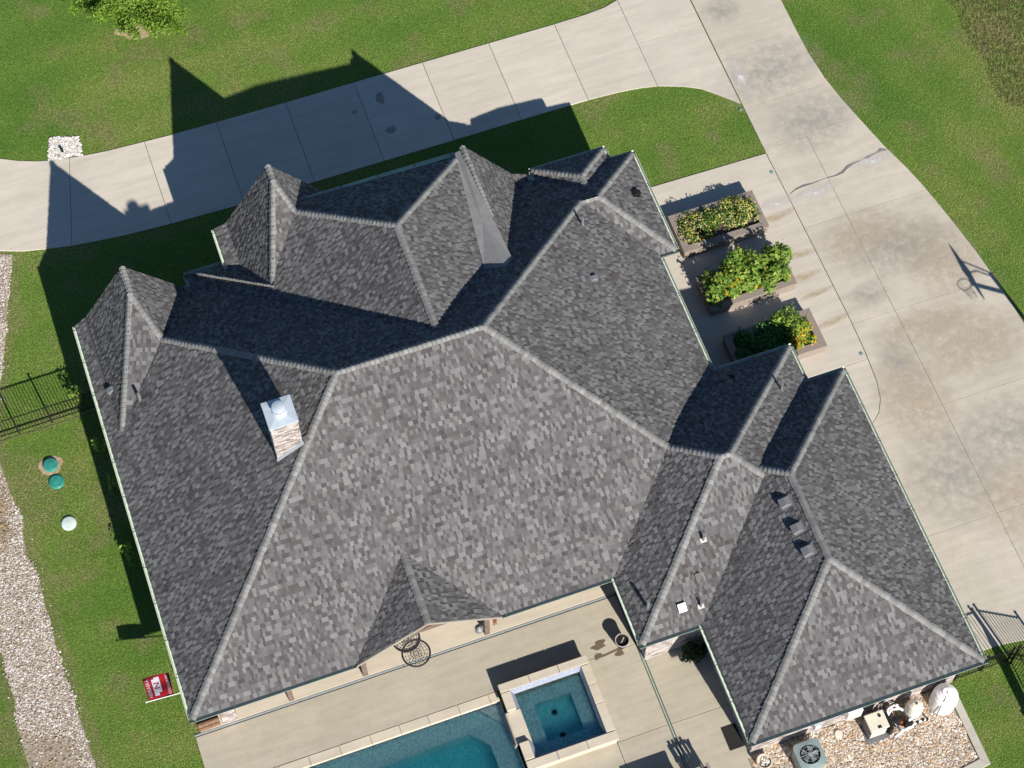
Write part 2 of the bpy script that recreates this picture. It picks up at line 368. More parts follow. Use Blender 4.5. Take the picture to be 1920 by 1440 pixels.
def soft(name, mat_name, col, amp):
    m, nt, b, o = nodes_mat(mat_name)
    b.inputs['Base Color'].default_value = (*col, 1); b.inputs['Roughness'].default_value = .9
    tc = N(nt, 'ShaderNodeTexCoord'); gr = N(nt, 'ShaderNodeTexGradient', gradient_type='SPHERICAL'); mp = N(nt, 'ShaderNodeMapping')
    mp.inputs['Location'].default_value = (-1, -1, 0); mp.inputs['Scale'].default_value = (2, 2, 0)
    nt.links.new(tc.outputs['Generated'], mp.inputs[0]); nt.links.new(mp.outputs[0], gr.inputs[0])
    mu = N(nt, 'ShaderNodeMath', operation='MULTIPLY'); nt.links.new(gr.outputs['Fac'], mu.inputs[0]); nt.links.new(ramp(nt, noise(nt, 2.5, 6, .7), [(.35, 0.), (.6, amp)]), mu.inputs[1])
    m2 = N(nt, 'ShaderNodeMath', operation='MULTIPLY'); nt.links.new(mu.outputs[0], m2.inputs[0]); m2.inputs[1].default_value = 2.2; m2.use_clamp = True
    nt.links.new(m2.outputs[0], b.inputs['Alpha']); return m
stain_d = soft('', 'soft_tan', (.50, .42, .31), .36); stain_a = soft('', 'soft_rust', (.47, .36, .22), .38); stain_b = soft('', 'soft_pale', (.62, .60, .58), .55); stain_c = soft('', 'soft_grey', (.35, .34, .32), .26)
def soft_patch(name, x, y, rx, ry, rot, mat, parent, z=.025):
    mb = MB(); mb.face([(-rx, -ry, 0), (rx, -ry, 0), (rx, ry, 0), (-rx, ry, 0)])
    o = mb.build(name, mat); o.location = (x, y, z); o.rotation_euler = (0, 0, rot); o.parent = parent; o.matrix_parent_inverse = parent_inv(parent); return o
zz = .0245
for i, (x, y, rx, ry, r, mt, pa) in enumerate([(24.75, 12.0, .9, .2, .12, stain_a, pad), (25.0, 12.55, .7, .3, .05, stain_b, pad), (24.75, 9.4, .8, .2, .05, stain_a, pad), (24.95, 10.3, .7, .2, 0, stain_a, pad), (24.9, 7.35, .9, .16, .15, stain_a, pad), (24.9, 8.6, .8, .14, .12, stain_a, pad),
        (29.0, 13.05, 1.0, .35, .1, stain_b, sided), (26.5, 12.5, 1.2, .3, .1, stain_b, sided), (27.0, 18.0, 2.4, 1.6, .3, stain_c, sided), (27.6, 15.4, 2.0, 1.6, .2, stain_c, sided), (28.4, 9.4, 2.4, 1.5, 0, stain_c, sided), (26.5, 5.2, .8, 1.4, 0, stain_c, sided), (26.6, 7.9, .9, .6, 0, stain_c, sided), (29.2, 5.0, 2.4, 1.6, 0, stain_d, sided), (27.9, 6.2, 2.2, .8, .1, stain_d, sided), (28.5, -1.0, 2.2, 1.8, 0, stain_d, sided), (27.4, 10.2, 2.0, 1.3, .1, stain_d, sided), (26.4, 3.6, 1.5, 2.2, .1, stain_d, sided), (29.6, 8.4, 1.6, 2.0, .1, stain_d, sided), (26.3, .6, 2.0, 2.2, 0, stain_c, sided), (28.8, 1.4, 2.3, 1.8, 0, stain_c, sided), (25.9, 18.2, .3, 1.3, 0, stain_b, sided), (26.4, 21.2, .9, .8, 0, stain_c, sided)]):
    soft_patch('stain', x, y, rx, ry, r, mt, pa, .0245 + i * .0007)

# ------------------------------------------------------------------ the house
house = thing('house', (9, 6, 0), 'large single storey house with grey shingle roof of hips and steep gables', 'house')
h, s = 2.75, 2 / 3
V = lambda *a: Vector(a)
SW = V(0, 0, h); M1 = V(7.366, 7.366, 7.661); M2 = V(12.137, 7.366, 7.661); yN = 14.732
V2 = V(13.848, 0, h); V1 = V(16.68, 2.86, 4.638)
gLx, gRx, gTop = 5.29, 10.05, V(7.67, 2.38, 4.337)
N1 = V(17.393, 12.622, 4.157); N2 = V(18.01, 12.622, 4.157); N3 = V(20.12, yN - .05, h); N4 = V(20.12, 10.512, h); N5 = V(19.503, 10.512, h)
E1 = V(19.503, 5.72, h)
cSW = V(13.848, -2.403, h); capL = V(17.908, 1.658, 5.457); capR = V(18.229, 1.658, 5.457); cNE = V(22.289, 5.72, h); gin = V(22.289, 4.308, h)
Ga = V(19.077, .81, 4.891); Gb = V(19.077, 1.096, 4.891); gR1 = V(19.747, .426, 5.338); gR2 = V(19.747, -2.584, 5.338)
gNE = V(23.63, 4.308, h); gSE = V(23.63, -6.467, h); gSW = V(15.865, -6.467, h); gNW = V(15.865, -2.403, h)
# steep gable beside the west eave
aF = V(2.09, 14.78, 5.2); a0 = V(2.09, 13.75, 5.2); a1 = V(.47, 10.08, 3.063); a2 = V(2.66, 12.07, 4.523); aK = V(.47, 14.66, 3.063); aE = V(0, 14.6, h)
sa = (5.2 - 3.063) / 1.62
a3 = V(3.83, 14.5, 5.2 - sa * 1.74); a4 = V(3.83, 14.70, 5.2 - sa * 1.74); a2.z = 5.2 - sa * .57
# entrance gable
bF = V(7.656, 16.42, 6.01); b0 = V(7.656, 15.82, 6.01); b1 = V(6.62, 13.0, 4.456); b2_ = V(8.06, 14.75, 5.404); bDH = V(6.62, 12.69, 4.456)
bK = V(5.87, 16.42, 3.331); bE = V(5.43, 16.42, 3.17); bK2 = V(5.87, 14.37, 3.331); bE2 = V(5.43, 14.62, 3.17)
bR1 = V(8.36, 15.42, 4.954); bR2 = V(9.44, 15.1, 3.334); bR3 = V(9.44, 16.42, 3.334); bR4 = V(9.88, 16.42, 3.17); bR5 = V(9.88, 15.1, 3.17)
# tall front wing
Cs = V(10.80, 7.99, 7.243); CN = V(10.80, 12.0, 7.243); CW = V(7.36, 15.38, 4.95); CE = V(14.05, 15.25, 5.02); CEc = V(13.93, 15.13, 5.156); CEv = V(13.93, 11.12, 5.156); Cv = V(13.19, 10.379, 5.650)
Dc = V(4.06, 15.25, h); Dv = V(4.06, yN, h); Dn = V(5.6, 15.25, h)
# third steep gable
eF = V(14.09, 15.28, 5.466); eB = V(14.09, 10.656, 5.466); eK = V(15.80, 15.22, 2.90); eK2 = V(15.83, 14.55, 2.87); eG = V(16.31, 15.13, h); eG2 = V(16.31, 14.70, h)
F1 = V(16.57, 15.21, h); F2 = V(19.23, 15.21, h); Fp = V(17.9, 13.88, 3.637); Ft = V(17.9, 13.402, 3.637); Fw = V(16.57, yN, h); Fe = V(19.23, yN, h)
PL = {
 'Smain': [SW, V(gLx, 0, h), gTop, V(gRx, 0, h), V2, V1, M2, M1],
 'Sg_w': [V(gLx, -.06, h), V(7.67, -.06, 4.337), gTop, V(gLx, 0, h)],
 'Sg_e': [V(7.67, -.06, 4.337), V(gRx, -.06, h), V(gRx, 0, h), gTop],
 'Wmain': [SW, M1, a2, a1, aK, aE],
 'Aw': [aF, a0, a1, aK], 'As': [a0, a1, a2], 'Ae': [aF, a4, a3, a2, a0],
 'Nmain': [a2, a3, Dv, Cs, Cv, eB, eK2, V(15.9, yN, h), Fw, Ft, Fe, N3, N2, N1, M2, M1],
 'Emain': [M2, N1, N5, E1, V1], 'XS': [N1, N2, N4, N5], 'XE': [N2, N3, N4],
 'Cw': [Cs, CN, CW, bDH, Dc, Dv], 'Ce': [Cs, CN, CEc, CEv, Cv], 'Cn': [CN, CW, CE],
 'Dn': [Dc, bDH, bK2, bE2, Dn],
 'Bw': [bF, b0, b1, bDH, bK2, bK], 'Bwf': [bK, bK2, bE2, bE], 'Bs': [b0, b1, b2_], 'Be': [bF, b0, b2_, bR1, bR2, bR3], 'Bef': [bR3, bR2, bR5, bR4],
 'Ee': [eF, eB, eK2, eK], 'Eef': [eK, eK2, eG2, eG], 'Ew': [eF, eB, V(13.9, 10.9, 5.18), V(13.9, 15.2, 5.18)],
 'Fn': [F1, F2, Fp], 'Fw': [F1, Fp, Ft, Fw], 'Fe': [F2, Fe, Ft, Fp],
 'Kw': [cSW, capL, V1, V2], 'Kn': [V1, capL, capR, cNE, E1], 'Ke': [capR, cNE, gin, Gb, Ga], 'Ks': [capL, capR, Ga, gNW, cSW],
 'Gn': [Gb, gR1, gNE, gin], 'Gw': [Ga, Gb, gR1, gR2, gSW, gNW], 'Gs': [gR2, gSW, gSE], 'Ge': [gR1, gR2, gSE, gNE],
}
def newell(p):
    n = Vector((0, 0, 0))
    for i in range(len(p)):
        a, b_ = p[i], p[(i + 1) % len(p)]; n += Vector(((a.y - b_.y) * (a.z + b_.z), (a.z - b_.z) * (a.x + b_.x), (a.x - b_.x) * (a.y + b_.y)))
    n.normalize(); return n if n.z > 0 else -n
NRM = {k: newell(p) for k, p in PL.items()}
DIRN = {'S': (0, -1), 'W': (-1, 0), 'N': (0, 1), 'E': (1, 0)}
for k, d_, ref in (('Smain', 'S', M1), ('Wmain', 'W', M1), ('Nmain', 'N', M1), ('Emain', 'E', M2), ('XS', 'S', N2), ('XE', 'E', N2), ('Cw', 'W', CN), ('Ce', 'E', CN), ('Kw', 'W', capL), ('Kn', 'N', capL), ('Ke', 'E', capR), ('Ks', 'S', capL), ('Gn', 'N', gR1), ('Gw', 'W', gR1), ('Gs', 'S', gR2), ('Ge', 'E', gR1)):
    dx_, dy_ = DIRN[d_]; n_ = Vector((s * dx_, s * dy_, 1)).normalized(); NRM[k] = n_
    PL[k] = [V(q.x, q.y, ref.z - (n_.x * (q.x - ref.x) + n_.y * (q.y - ref.y)) / n_.z) for q in PL[k]]
CEN = {k: sum(p, Vector()) / len(p) for k, p in PL.items()}
# roof decks: one solid under all the shingles
roof_mb = MB()
for k, p in PL.items():
    n = NRM[k]; top = [q - n * .012 for q in p]; bot = [q - n * .012 - V(0, 0, .13) for q in p]
    # orient upward
    ar = sum(top[i].x * top[(i + 1) % len(top)].y - top[(i + 1) % len(top)].x * top[i].y for i in range(len(top)))
    if ar < 0: top = top[::-1]; bot = bot[::-1]
    roof_mb.face(top); roof_mb.face(bot[::-1])
    for i in range(len(top)):
        j = (i + 1) % len(top); roof_mb.face([bot[i], bot[j], top[j], top[i]])
roof = roof_mb.build('roof', deckm, house)
roof['label'] = 'grey asphalt shingle roof'
# shingles
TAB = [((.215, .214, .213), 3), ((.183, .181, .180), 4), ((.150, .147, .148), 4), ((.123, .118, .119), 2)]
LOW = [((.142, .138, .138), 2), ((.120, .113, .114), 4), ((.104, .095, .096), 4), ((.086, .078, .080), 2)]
EXPO = .143
def crossings(uv, v):
    r = []
    for i in range(len(uv)):
        (u0, v0), (u1, v1) = uv[i], uv[(i + 1) % len(uv)]
        if (v0 > v) != (v1 > v): r.append(u0 + (u1 - u0) * (v - v0) / (v1 - v0))
    return sorted(r)
singles = []
fields = {}
camp = Vector((3.0759, -22.017, 63.8868))
for key, p in PL.items():
    n = NRM[key]; vup = (Vector((0, 0, 1)) - n * n.z).normalized(); uax = vup.cross(n)
    o0 = p[0]; uv = [((q - o0).dot(uax), (q - o0).dot(vup)) for q in p]
    vmin = min(q[1] for q in uv); vmax = max(q[1] for q in uv)
    mb = MB(); row = 0; v = vmin; carry = {}
    while v < vmax - .01:
        va, vb = v + .0015, min(v + EXPO, vmax) - .0015
        A, B = crossings(uv, va), crossings(uv, vb)
        if len(A) != len(B): B = A if len(A) >= len(B) else B; A = B if len(A) != len(B) else A
        for k in range(0, len(A) - 1, 2):
            l0, r0, l1, r1 = A[k], A[k + 1], B[k], B[k + 1]
            lm, rm = min(l0, l1), max(r0, r1); u = lm - random.uniform(0, .3); raised = random.random() < .5
            while u < rm:
                raised = not raised
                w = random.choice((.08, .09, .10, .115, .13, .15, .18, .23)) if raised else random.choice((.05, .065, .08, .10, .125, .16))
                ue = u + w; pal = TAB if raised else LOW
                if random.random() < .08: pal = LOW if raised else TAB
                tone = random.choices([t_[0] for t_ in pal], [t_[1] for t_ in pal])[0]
                ka, kb = max(u, l0), min(ue, r0); kc, kd = max(u, l1), min(ue, r1)
                u = ue + .002
                if kb - ka < .004 and kd - kc < .004: continue
                kb = max(kb, ka + .001); kd = max(kd, kc + .001)
                th = .021 if raised else .006; jit = random.uniform(-.002, .002)
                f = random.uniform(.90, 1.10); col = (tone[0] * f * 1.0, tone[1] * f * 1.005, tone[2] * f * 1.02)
                P_ = lambda uu, vv, zz_: o0 + uax * uu + vup * vv + n * zz_
                q0, q1, q2, q3 = P_(ka, va + jit, th), P_(kb, va + jit, th), P_(kd, vb + .003, .004), P_(kc, vb + .003, .004)
                d0, d1 = P_(ka, va + jit, -.012), P_(kb, va + jit, -.012); t0, t1 = P_(kc, vb, -.012), P_(kd, vb, -.012)
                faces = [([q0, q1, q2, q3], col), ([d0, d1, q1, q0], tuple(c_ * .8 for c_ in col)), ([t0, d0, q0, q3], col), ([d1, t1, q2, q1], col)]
                if key in ('Gs', 'Ks', 'Smain') and w >= .15 and kb - ka > .145 and kd - kc > .145:
                    singles.append(((q0 - camp).length - 6 * w, faces, mb))
                else:
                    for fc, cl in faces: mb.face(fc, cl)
        v += EXPO; row += 1
    fields[key] = mb
singles.sort(key=lambda t: t[0])
for i, (d, faces, mb) in enumerate(singles):
    if i < 300:
        sb = MB()
        for fc, cl in faces: sb.face(fc, cl)
        sb.build('shingle', shingle_m, roof)
    else:
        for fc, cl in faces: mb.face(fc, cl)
for k, mb in fields.items():
    o_ = mb.build('shingle_field', shingle_m, roof, 'stuff')
# ridge and hip caps
EDGES = [(SW, M1, 'Wmain', 'Smain'), (M1, M2, 'Smain', 'Nmain'), (V1, M2, 'Smain', 'Emain'), (V(2.62, 12.112, 4.497), M1, 'Wmain', 'Nmain'), (N1, M2, 'Nmain', 'Emain'), (N1, N2, 'Nmain', 'XS'), (N3, N2, 'Nmain', 'XE'), (N4, N2, 'XS', 'XE'),
 (V1, capL, 'Kw', 'Kn'), (capL, capR, 'Kn', 'Ks'), (cNE, capR, 'Kn', 'Ke'), (cSW, capL, 'Kw', 'Ks'), (Ga, capR, 'Ks', 'Ke'), (Gb, gR1, 'Gn', 'Gw'), (gNE, gR1, 'Gn', 'Ge'), (gR2, gR1, 'Gw', 'Ge'), (gSW, gR2, 'Gw', 'Gs'), (gSE, gR2, 'Gs', 'Ge'),
 (V(7.67, -.06, 4.337), gTop, 'Sg_w', 'Sg_e'), (aF, a0, 'Aw', 'Ae'), (a1, a0, 'Aw', 'As'), (a2, a0, 'As', 'Ae'), (bF, b0, 'Bw', 'Be'), (b1, b0, 'Bw', 'Bs'), (b2_, b0, 'Bs', 'Be'),
 (Cs, CN, 'Cw', 'Ce'), (b2_, CN, 'Cw', 'Cn'), (CEc, CN, 'Cn', 'Ce'), (Dc, bDH, 'Cw', 'Dn'), (eF, V(14.09, 12.3, 5.466), 'Ew', 'Ee'),
 (F1, Fp, 'Fn', 'Fw'), (F2, Fp, 'Fn', 'Fe'), (Ft, Fp, 'Fw', 'Fe')]
caps = []
for p, q, ka, kb in EDGES:
    L = (q - p).length; e = (q - p).normalized(); ws = []
    for k in (ka, kb):
        a = e.cross(NRM[k]).normalized()
        if a.dot(CEN[k] - p) < 0: a = -a
        ws.append(a)
    up = (NRM[ka] + NRM[kb]).normalized(); n_ = max(1, int(round(L / .155))); st = L / n_
    wd = .112
    for i in range(n_):
        f = random.uniform(.78, 1.10); g_ = random.choice(((.262, .262, .254), (.242, .242, .236), (.278, .278, .270)))
        col = tuple(c_ * f for c_ in g_)
        c0 = p + e * (i * st + .002); c1 = p + e * (i * st + st - .008)
        j1, j2 = random.uniform(-.014, .010), random.uniform(-.014, .010); lat = (ws[0] - ws[1]) * random.uniform(-.006, .006); c0 += lat; c1 += lat * random.uniform(-1, 1)
        def sect(c, t): return [c + ws[0] * (wd + j1) + NRM[ka] * (t + .012), c + ws[0] * .03 + up * (t + .016), c + ws[1] * .03 + up * (t + .016), c + ws[1] * (wd + j2) + NRM[kb] * (t + .012)]
        A = sect(c0, .042); B = sect(c1, .022); D = sect(c0, -.012)
        fs = [([A[k], A[k + 1], B[k + 1], B[k]], col) for k in range(3)] + [([D[k], D[k + 1], A[k + 1], A[k]], tuple(c_ * .8 for c_ in col)) for k in range(3)]
        E_ = sect(c1, -.02)
        fs += [([D[0], A[0], B[0], E_[0]], col), ([A[3], D[3], E_[3], B[3]], col)]
        caps.append(((c0 - camp).length, fs))
caps.sort(key=lambda t: t[0]); rest = MB()
for i, (d, fs) in enumerate(caps):
    if i < 300:
        cb = MB()
        for fc, cl in fs: cb.face(fc, cl)
        cb.build('ridge_cap', cap_m, roof)
    else:
        for fc, cl in fs: rest.face(fc, cl)
rest.build('ridge_caps', cap_m, roof, 'stuff')
# grey membrane saddle behind the third gable
cr_ = MB(); S_ = [V(13.80, 15.22, 5.26), V(14.02, 15.2, 5.36), V(14.10, 12.35, 5.515), V(14.17, 10.45, 5.655), V(13.82, 10.14, 5.845), V(13.17, 10.36, 5.70)]
ctr = V(13.74, 12.2, 5.50)
for i in range(6): cr_.face([ctr, S_[(i + 1) % 6], S_[i]][::-1])
for i in range(6): cr_.face([S_[i], S_[(i + 1) % 6], S_[(i + 1) % 6] - V(0, 0, .12), S_[i] - V(0, 0, .12)])
sad = cr_.build('roof_saddle', membrane_m, roof); sad['label'] = 'smooth grey membrane saddle between two roof slopes'
lp = MB()
lp = None
# walls
ov = .38
WALLS = [(.4, 3.4, 19.1, 14.3, 2.68), (14.23, -2.03, 21.9, 5.33, 2.68), (16.24, -6.08, 23.25, 3.92, 2.68), (15, 10.9, 19.74, 14.32, 2.68), (7.75, 11.5, 13.7, 15.0, 4.82), (4.45, 12, 7, 14.87, 2.68), (5.85, 13, 9.46, 16.05, 3.08), (12, 12, 15.9, 14.8, 2.68), (.42, 9, 3.6, 14.4, 2.70), (16.95, 12.6, 18.85, 14.83, 2.68)]
for x0, y0, x1, y1, z1 in WALLS: MB().box(x0, y0, -.1, x1, y1, z1).build('wall', mortar_m, house)
for pf, zb in ((aF, 2.7), (bF, 3.1), (eF, 2.7)):
    sl_ = 1.9; hw = (pf.z - .16 - zb) / sl_
    g_ = MB(); y1 = pf.y - .35; pts = [(pf.x - hw, zb), (pf.x + hw, zb), (pf.x, pf.z - .2)]
    g_.face([(x, y1, z) for x, z in pts][::-1]); g_.face([(x, y1 - .2, z) for x, z in pts])
    for i in range(3): (xa, za), (xb, zb2) = pts[i], pts[(i + 1) % 3]; g_.face([(xa, y1, za), (xb, y1, zb2), (xb, y1 - .2, zb2), (xa, y1 - .2, za)])
    g_.build('gable_wall', mortar_m, house)
BRC = [(.44, .385, .365), (.52, .47, .45), (.36, .30, .285), (.55, .51, .50), (.28, .225, .21), (.57, .54, .53)]
def bricks(mb, origin, du, length, z0, z1, nrm, bl=.2, bh=.062, jt=.011, zfun=None):
    du = Vector(du); nrm = Vector(nrm); z = z0; r = 0
    while z + bh < z1:
        u = -.1 * (r % 2)
        while u < length:
            a, b_ = max(u, 0), min(u + bl - jt, length)
            if b_ - a > .03 and (zfun is None or z > zfun(a) and z > zfun(b_)):
                f = random.uniform(.88, 1.08); c_ = tuple(k * f for k in random.choice(BRC)); d = .010 + random.uniform(0, .006)
                P0 = Vector(origin) + du * a; P1 = Vector(origin) + du * b_
                f0, f1, f2, f3 = P0 + nrm * d + V(0, 0, z), P1 + nrm * d + V(0, 0, z), P1 + nrm * d + V(0, 0, z + bh), P0 + nrm * d + V(0, 0, z + bh)
                g0, g1, g2, g3 = P0 + V(0, 0, z), P1 + V(0, 0, z), P1 + V(0, 0, z + bh), P0 + V(0, 0, z + bh)
                mb.face([f0, f1, f2, f3], c_); mb.face([f3, f2, g2, g3], c_); mb.face([f1, g1, g2, f2], c_); mb.face([g0, f0, f3, g3], c_); mb.face([g0, g1, f1, f0], c_)
            u += bl
        z += bh + jt; r += 1
for org, du, L, nm in (((14.23, -2.03, 0), (1, 0, 0), 2.0, (0, -1, 0)), ((16.24, -6.08, 0), (1, 0, 0), 7.0, (0, -1, 0)), ((16.24, -2.03, 0), (0, -1, 0), 4.05, (-1, 0, 0)), ((14.23, 0.3, 0), (0, -1, 0), 2.33, (-1, 0, 0)), ((23.25, -6.08, 0), (0, 1, 0), 10, (1, 0, 0)), ((.4, 14.3, 0), (0, -1, 0), 10.9, (-1, 0, 0)), ((.4, 3.4, 0), (1, 0, 0), 13.8, (0, -1, 0))):
    mb = MB(); bricks(mb, org, du, L, .01, 2.66, nm); mb.build('brickwork', brick_m, house, 'stuff')
# gutters
def gutter(p, q, out):
    p, q, out = Vector(p), Vector(q), Vector(out); d = (q - p).normalized(); L = (q - p).length
    prof = [(-.045, .0), (-.045, -.10), (.085, -.10), (.115, -.03), (.122, .0), (.112, .0), (.104, -.03), (.078, -.088), (-.037, -.088), (-.037, .0)]
    a = [p + out * x + V(0, 0, z - .03) for x, z in prof]; b_ = [c_ + d * L for c_ in a]; g_ = MB(); n = len(prof)
    for i in range(n): j = (i + 1) % n; g_.face([a[i], a[j], b_[j], b_[i]])
    for sct in (a, b_): g_.face([sct[0], sct[1], sct[2], sct[3], sct[4]])
    gr_ = g_.build('gutter', gutter_m, house); gr_.data.materials.append(gutterin_m)
    for i in (4, 5, 6, 7, 8): gr_.data.polygons[i].material_index = 1
    k = int(L / 1.25)
    for i in range(k + 1):
        c_ = p + d * (.15 + i * (L - .3) / max(k, 1)); bb = MB()
        t0, t1 = c_ + out * .0 + V(0, 0, -.02), c_ + out * .124 + V(0, 0, -.026)
        bb.face([t0 - d * .014, t1 - d * .014, t1 + d * .014, t0 + d * .014]); bb.build('gutter_hanger', gutter_m, gr_)
    return gr_
for p, q, o_ in [((0, 14.6, h), (0, 0, h), (-1, 0, 0)), ((-.1, 0, h), (gLx, 0, h), (0, -1, 0)), ((gRx, 0, h), (13.75, 0, h), (0, -1, 0)), ((13.848, 0, h), (13.848, -2.4, h), (-1, 0, 0)), ((13.75, -2.403, h), (15.77, -2.403, h), (0, -1, 0)),
    ((15.865, -2.403, h), (15.865, -6.46, h), (-1, 0, 0)), ((15.77, -6.467, h), (23.73, -6.467, h), (0, -1, 0)), ((23.63, -6.46, h), (23.63, 4.3, h), (1, 0, 0)), ((23.73, 4.308, h), (22.39, 4.308, h), (0, 1, 0)), ((22.289, 4.31, h), (22.289, 5.72, h), (1, 0, 0)),
    ((22.39, 5.72, h), (19.6, 5.72, h), (0, 1, 0)), ((19.503, 5.72, h), (19.503, 10.42, h), (1, 0, 0)), ((19.5, 10.512, h), (20.22, 10.512, h), (0, -1, 0)), ((20.12, 10.51, h), (20.12, yN - .04, h), (1, 0, 0)), ((20.22, yN - .04, h), (19.3, yN - .04, h), (0, 1, 0)),
    ((19.23, yN, h), (19.23, 15.2, h), (1, 0, 0)), ((19.32, 15.21, h), (16.48, 15.21, h), (0, 1, 0)), ((16.57, 15.2, h), (16.57, 14.78, h), (-1, 0, 0)), ((16.57, yN, h), (16.3, yN, h), (0, 1, 0)), ((16.31, 14.7, h), (16.31, 15.13, h), (1, 0, 0)),
    ((4.06, 15.25, h), (4.06, 14.5, h), (-1, 0, 0)), ((5.5, 15.25, h), (3.97, 15.25, h), (0, 1, 0)), ((5.43, 16.42, 3.17), (5.43, 14.6, 3.17), (-1, 0, 0)), ((13.85, 15.33, 5.0), (8.4, 15.37, 4.96), (0, 1, 0)), ((4.0, yN, h), (3.83, yN, h), (0, 1, 0))]:
    gutter(p, q, o_)
# rakes of the patio gable and the beam and posts below it
for x0, x1 in ((gLx - .02, 7.67), (gRx + .02, 7.67)):
    r_ = MB(); a, b_ = V(x0, -.075, h - .02), V(7.67, -.075, 4.32)
    for dz0, dz1, y0, y1 in ((0, -.09, -.09, -.065),):
        q = [V(a.x, y0, a.z), V(b_.x, y0, b_.z), V(b_.x, y0, b_.z + dz1), V(a.x, y0, a.z + dz1)]; w_ = [V(c_.x, y1, c_.z) for c_ in q]
        r_.face(q); r_.face(w_[::-1])
        for i in range(4): r_.face([q[i], q[(i + 1) % 4], w_[(i + 1) % 4], w_[i]])
    r_.build('rake_board', rake_m, house)
MB().box(5.2, .42, 2.42, 10.1, .62, 2.68).build('beam', wood_m, house)
MB().face if False else None
gt = MB(); gt.face([(5.5, .5, 2.68), (9.85, .5, 2.68), (7.67, .5, 4.12)]); gt.build('gable_panel', wood_m, house)
for x in (3.06, 5.55, 9.72): MB().box(x - .085, .48, .02, x + .085, .65, 2.6).build('post', wood_m, house, bevel=.006)
MB().box(.35, .42, 2.42, 5.2, .62, 2.68).build('beam', wood_m, house); MB().box(10.1, .42, 2.42, 14.2, .62, 2.68).build('beam', wood_m, house)
# brick pier by the fuel store at the corner of the patio
pr_ = MB(); pr_.box(.78, .5, -.05, 1.25, 1.0, 2.66); pier = pr_.build('brick_pier', mortar_m, house)
mb = MB(); bricks(mb, (.78, .5, 0), (1, 0, 0), .47, .01, 2.64, (0, -1, 0)); mb.build('brickwork', brick_m, pier, 'stuff')
MB().box(.02, .9, -.05, .74, 1.0, 1.2).build('store_back', mortar_m, house)
# downspouts
for x, y in ((.28, 14.2),):
    MB().tube([(x, y, 2.62), (x, y, .05)], .04, 8).build('downspout', gutter_m, house)
# chimney
cm_ = MB(); cm_.box(4.90, 5.94, 4.5, 5.74, 6.80, 8.16); chim = cm_.build('chimney', mortar_m, house); chim['label'] = 'whitewashed brick chimney'
wz = lambda x: h + s * x + .02
mb = MB()
bricks(mb, (4.90, 5.94, 0), (1, 0, 0), .84, 5.6, 8.15, (0, -1, 0), zfun=lambda u: wz(4.90 + u))
bricks(mb, (4.90, 6.80, 0), (0, -1, 0), .86, 5.6, 8.15, (-1, 0, 0), zfun=lambda u: wz(4.90))
bricks(mb, (5.74, 5.94, 0), (0, 1, 0), .86, 5.6, 8.15, (1, 0, 0), zfun=lambda u: wz(5.74))
mb.build('brickwork', brick_m, chim, 'stuff')
cp = MB(); x0, x1, y0, y1, zt = 4.86, 5.78, 5.90, 6.84, 8.16
cc = V((x0 + x1) / 2, (y0 + y1) / 2, zt + .13)
cs = [V(x0, y0, zt + .06), V(x1, y0, zt + .06), V(x1, y1, zt + .06), V(x0, y1, zt + .06)]
for i in range(4):
    cp.face([cs[i], cs[(i + 1) % 4], cc]); a, b_ = cs[i], cs[(i + 1) % 4]; cp.face([a - V(0, 0, .07), b_ - V(0, 0, .07), b_, a])
cp.face([c_ - V(0, 0, .07) for c_ in cs[::-1]])
cp.build('chimney_cap', metal_m, chim)
MB().lathe((cc.x, cc.y, zt + .06), [(.25, 0), (.235, .05), (.15, .12), (.15, .24)], 16).build('flue_collar', metal_m, chim)
MB().lathe((cc.x, cc.y, zt + .26), [(.175, 0), (.175, .13)], 20).build('flue_mesh', dark_m, chim)
MB().lathe((cc.x, cc.y, zt + .39), [(.21, 0), (.215, .03), (.20, .045), (.10, .075), (.02, .085)], 24).build('flue_hood', metal_m, chim, smooth=False)
MB().lathe((cc.x, cc.y, zt + .28), [(.205, -.01), (.205, .02)], 24).build('flue_band', metal_m, chim)
# flashing at the foot of the chimney
fl = MB(); fl.face([V(4.86, 5.86, wz(4.86) + .03), V(5.78, 5.86, wz(5.78) + .03), V(5.78, 5.925, wz(5.78) + .13), V(4.86, 5.925, wz(4.86) + .13)]); fl.build('flashing', flash_m, chim)
fl = MB(); fl.face([V(5.78, 5.88, wz(5.78) + .03), V(5.98, 5.88, wz(5.98) + .03), V(5.98, 6.1, wz(5.98) + .035), V(5.78, 6.1, wz(5.78) + .035)]); fl.build('flashing', ventm, chim)

# roof vents and pipes
def on_roof(key, x, y):
    n = NRM[key]; p = PL[key][0]; return V(x, y, p.z - (n.x * (x - p.x) + n.y * (y - p.y)) / n.z)
def frame(key):
    n = NRM[key]; vup = (V(0, 0, 1) - n * n.z).normalized(); return n, vup, vup.cross(n)
def slant_vent(key, x, y, mat, w=.36, sc=1.):
    n, vu, u = frame(key); c_ = on_roof(key, x, y)
    base_ = MB(); P = lambda a, b__, z: c_ + u * (a * sc) + vu * (b__ * sc) + n * (z * sc)
    base_.face([P(-.24, -.24, .035), P(.24, -.24, .035), P(.24, .26, .035), P(-.24, .26, .035)])
    fl_ = base_.build('vent_flange', mat, house)
    bx = MB(); w2 = w / 2
    lo = [P(-w2, -.20, .03), P(w2, -.20, .03), P(w2, .20, .03), P(-w2, .20, .03)]; hi = [P(-w2 * .92, -.20, .21), P(w2 * .92, -.20, .21), P(w2 * .8, .06, .20), P(-w2 * .8, .06, .20)]
    bx.face(hi)
    for i in range(4): bx.face([lo[i], lo[(i + 1) % 4], hi[(i + 1) % 4], hi[i]])
    bx.build('vent_hood', mat, fl_); return fl_
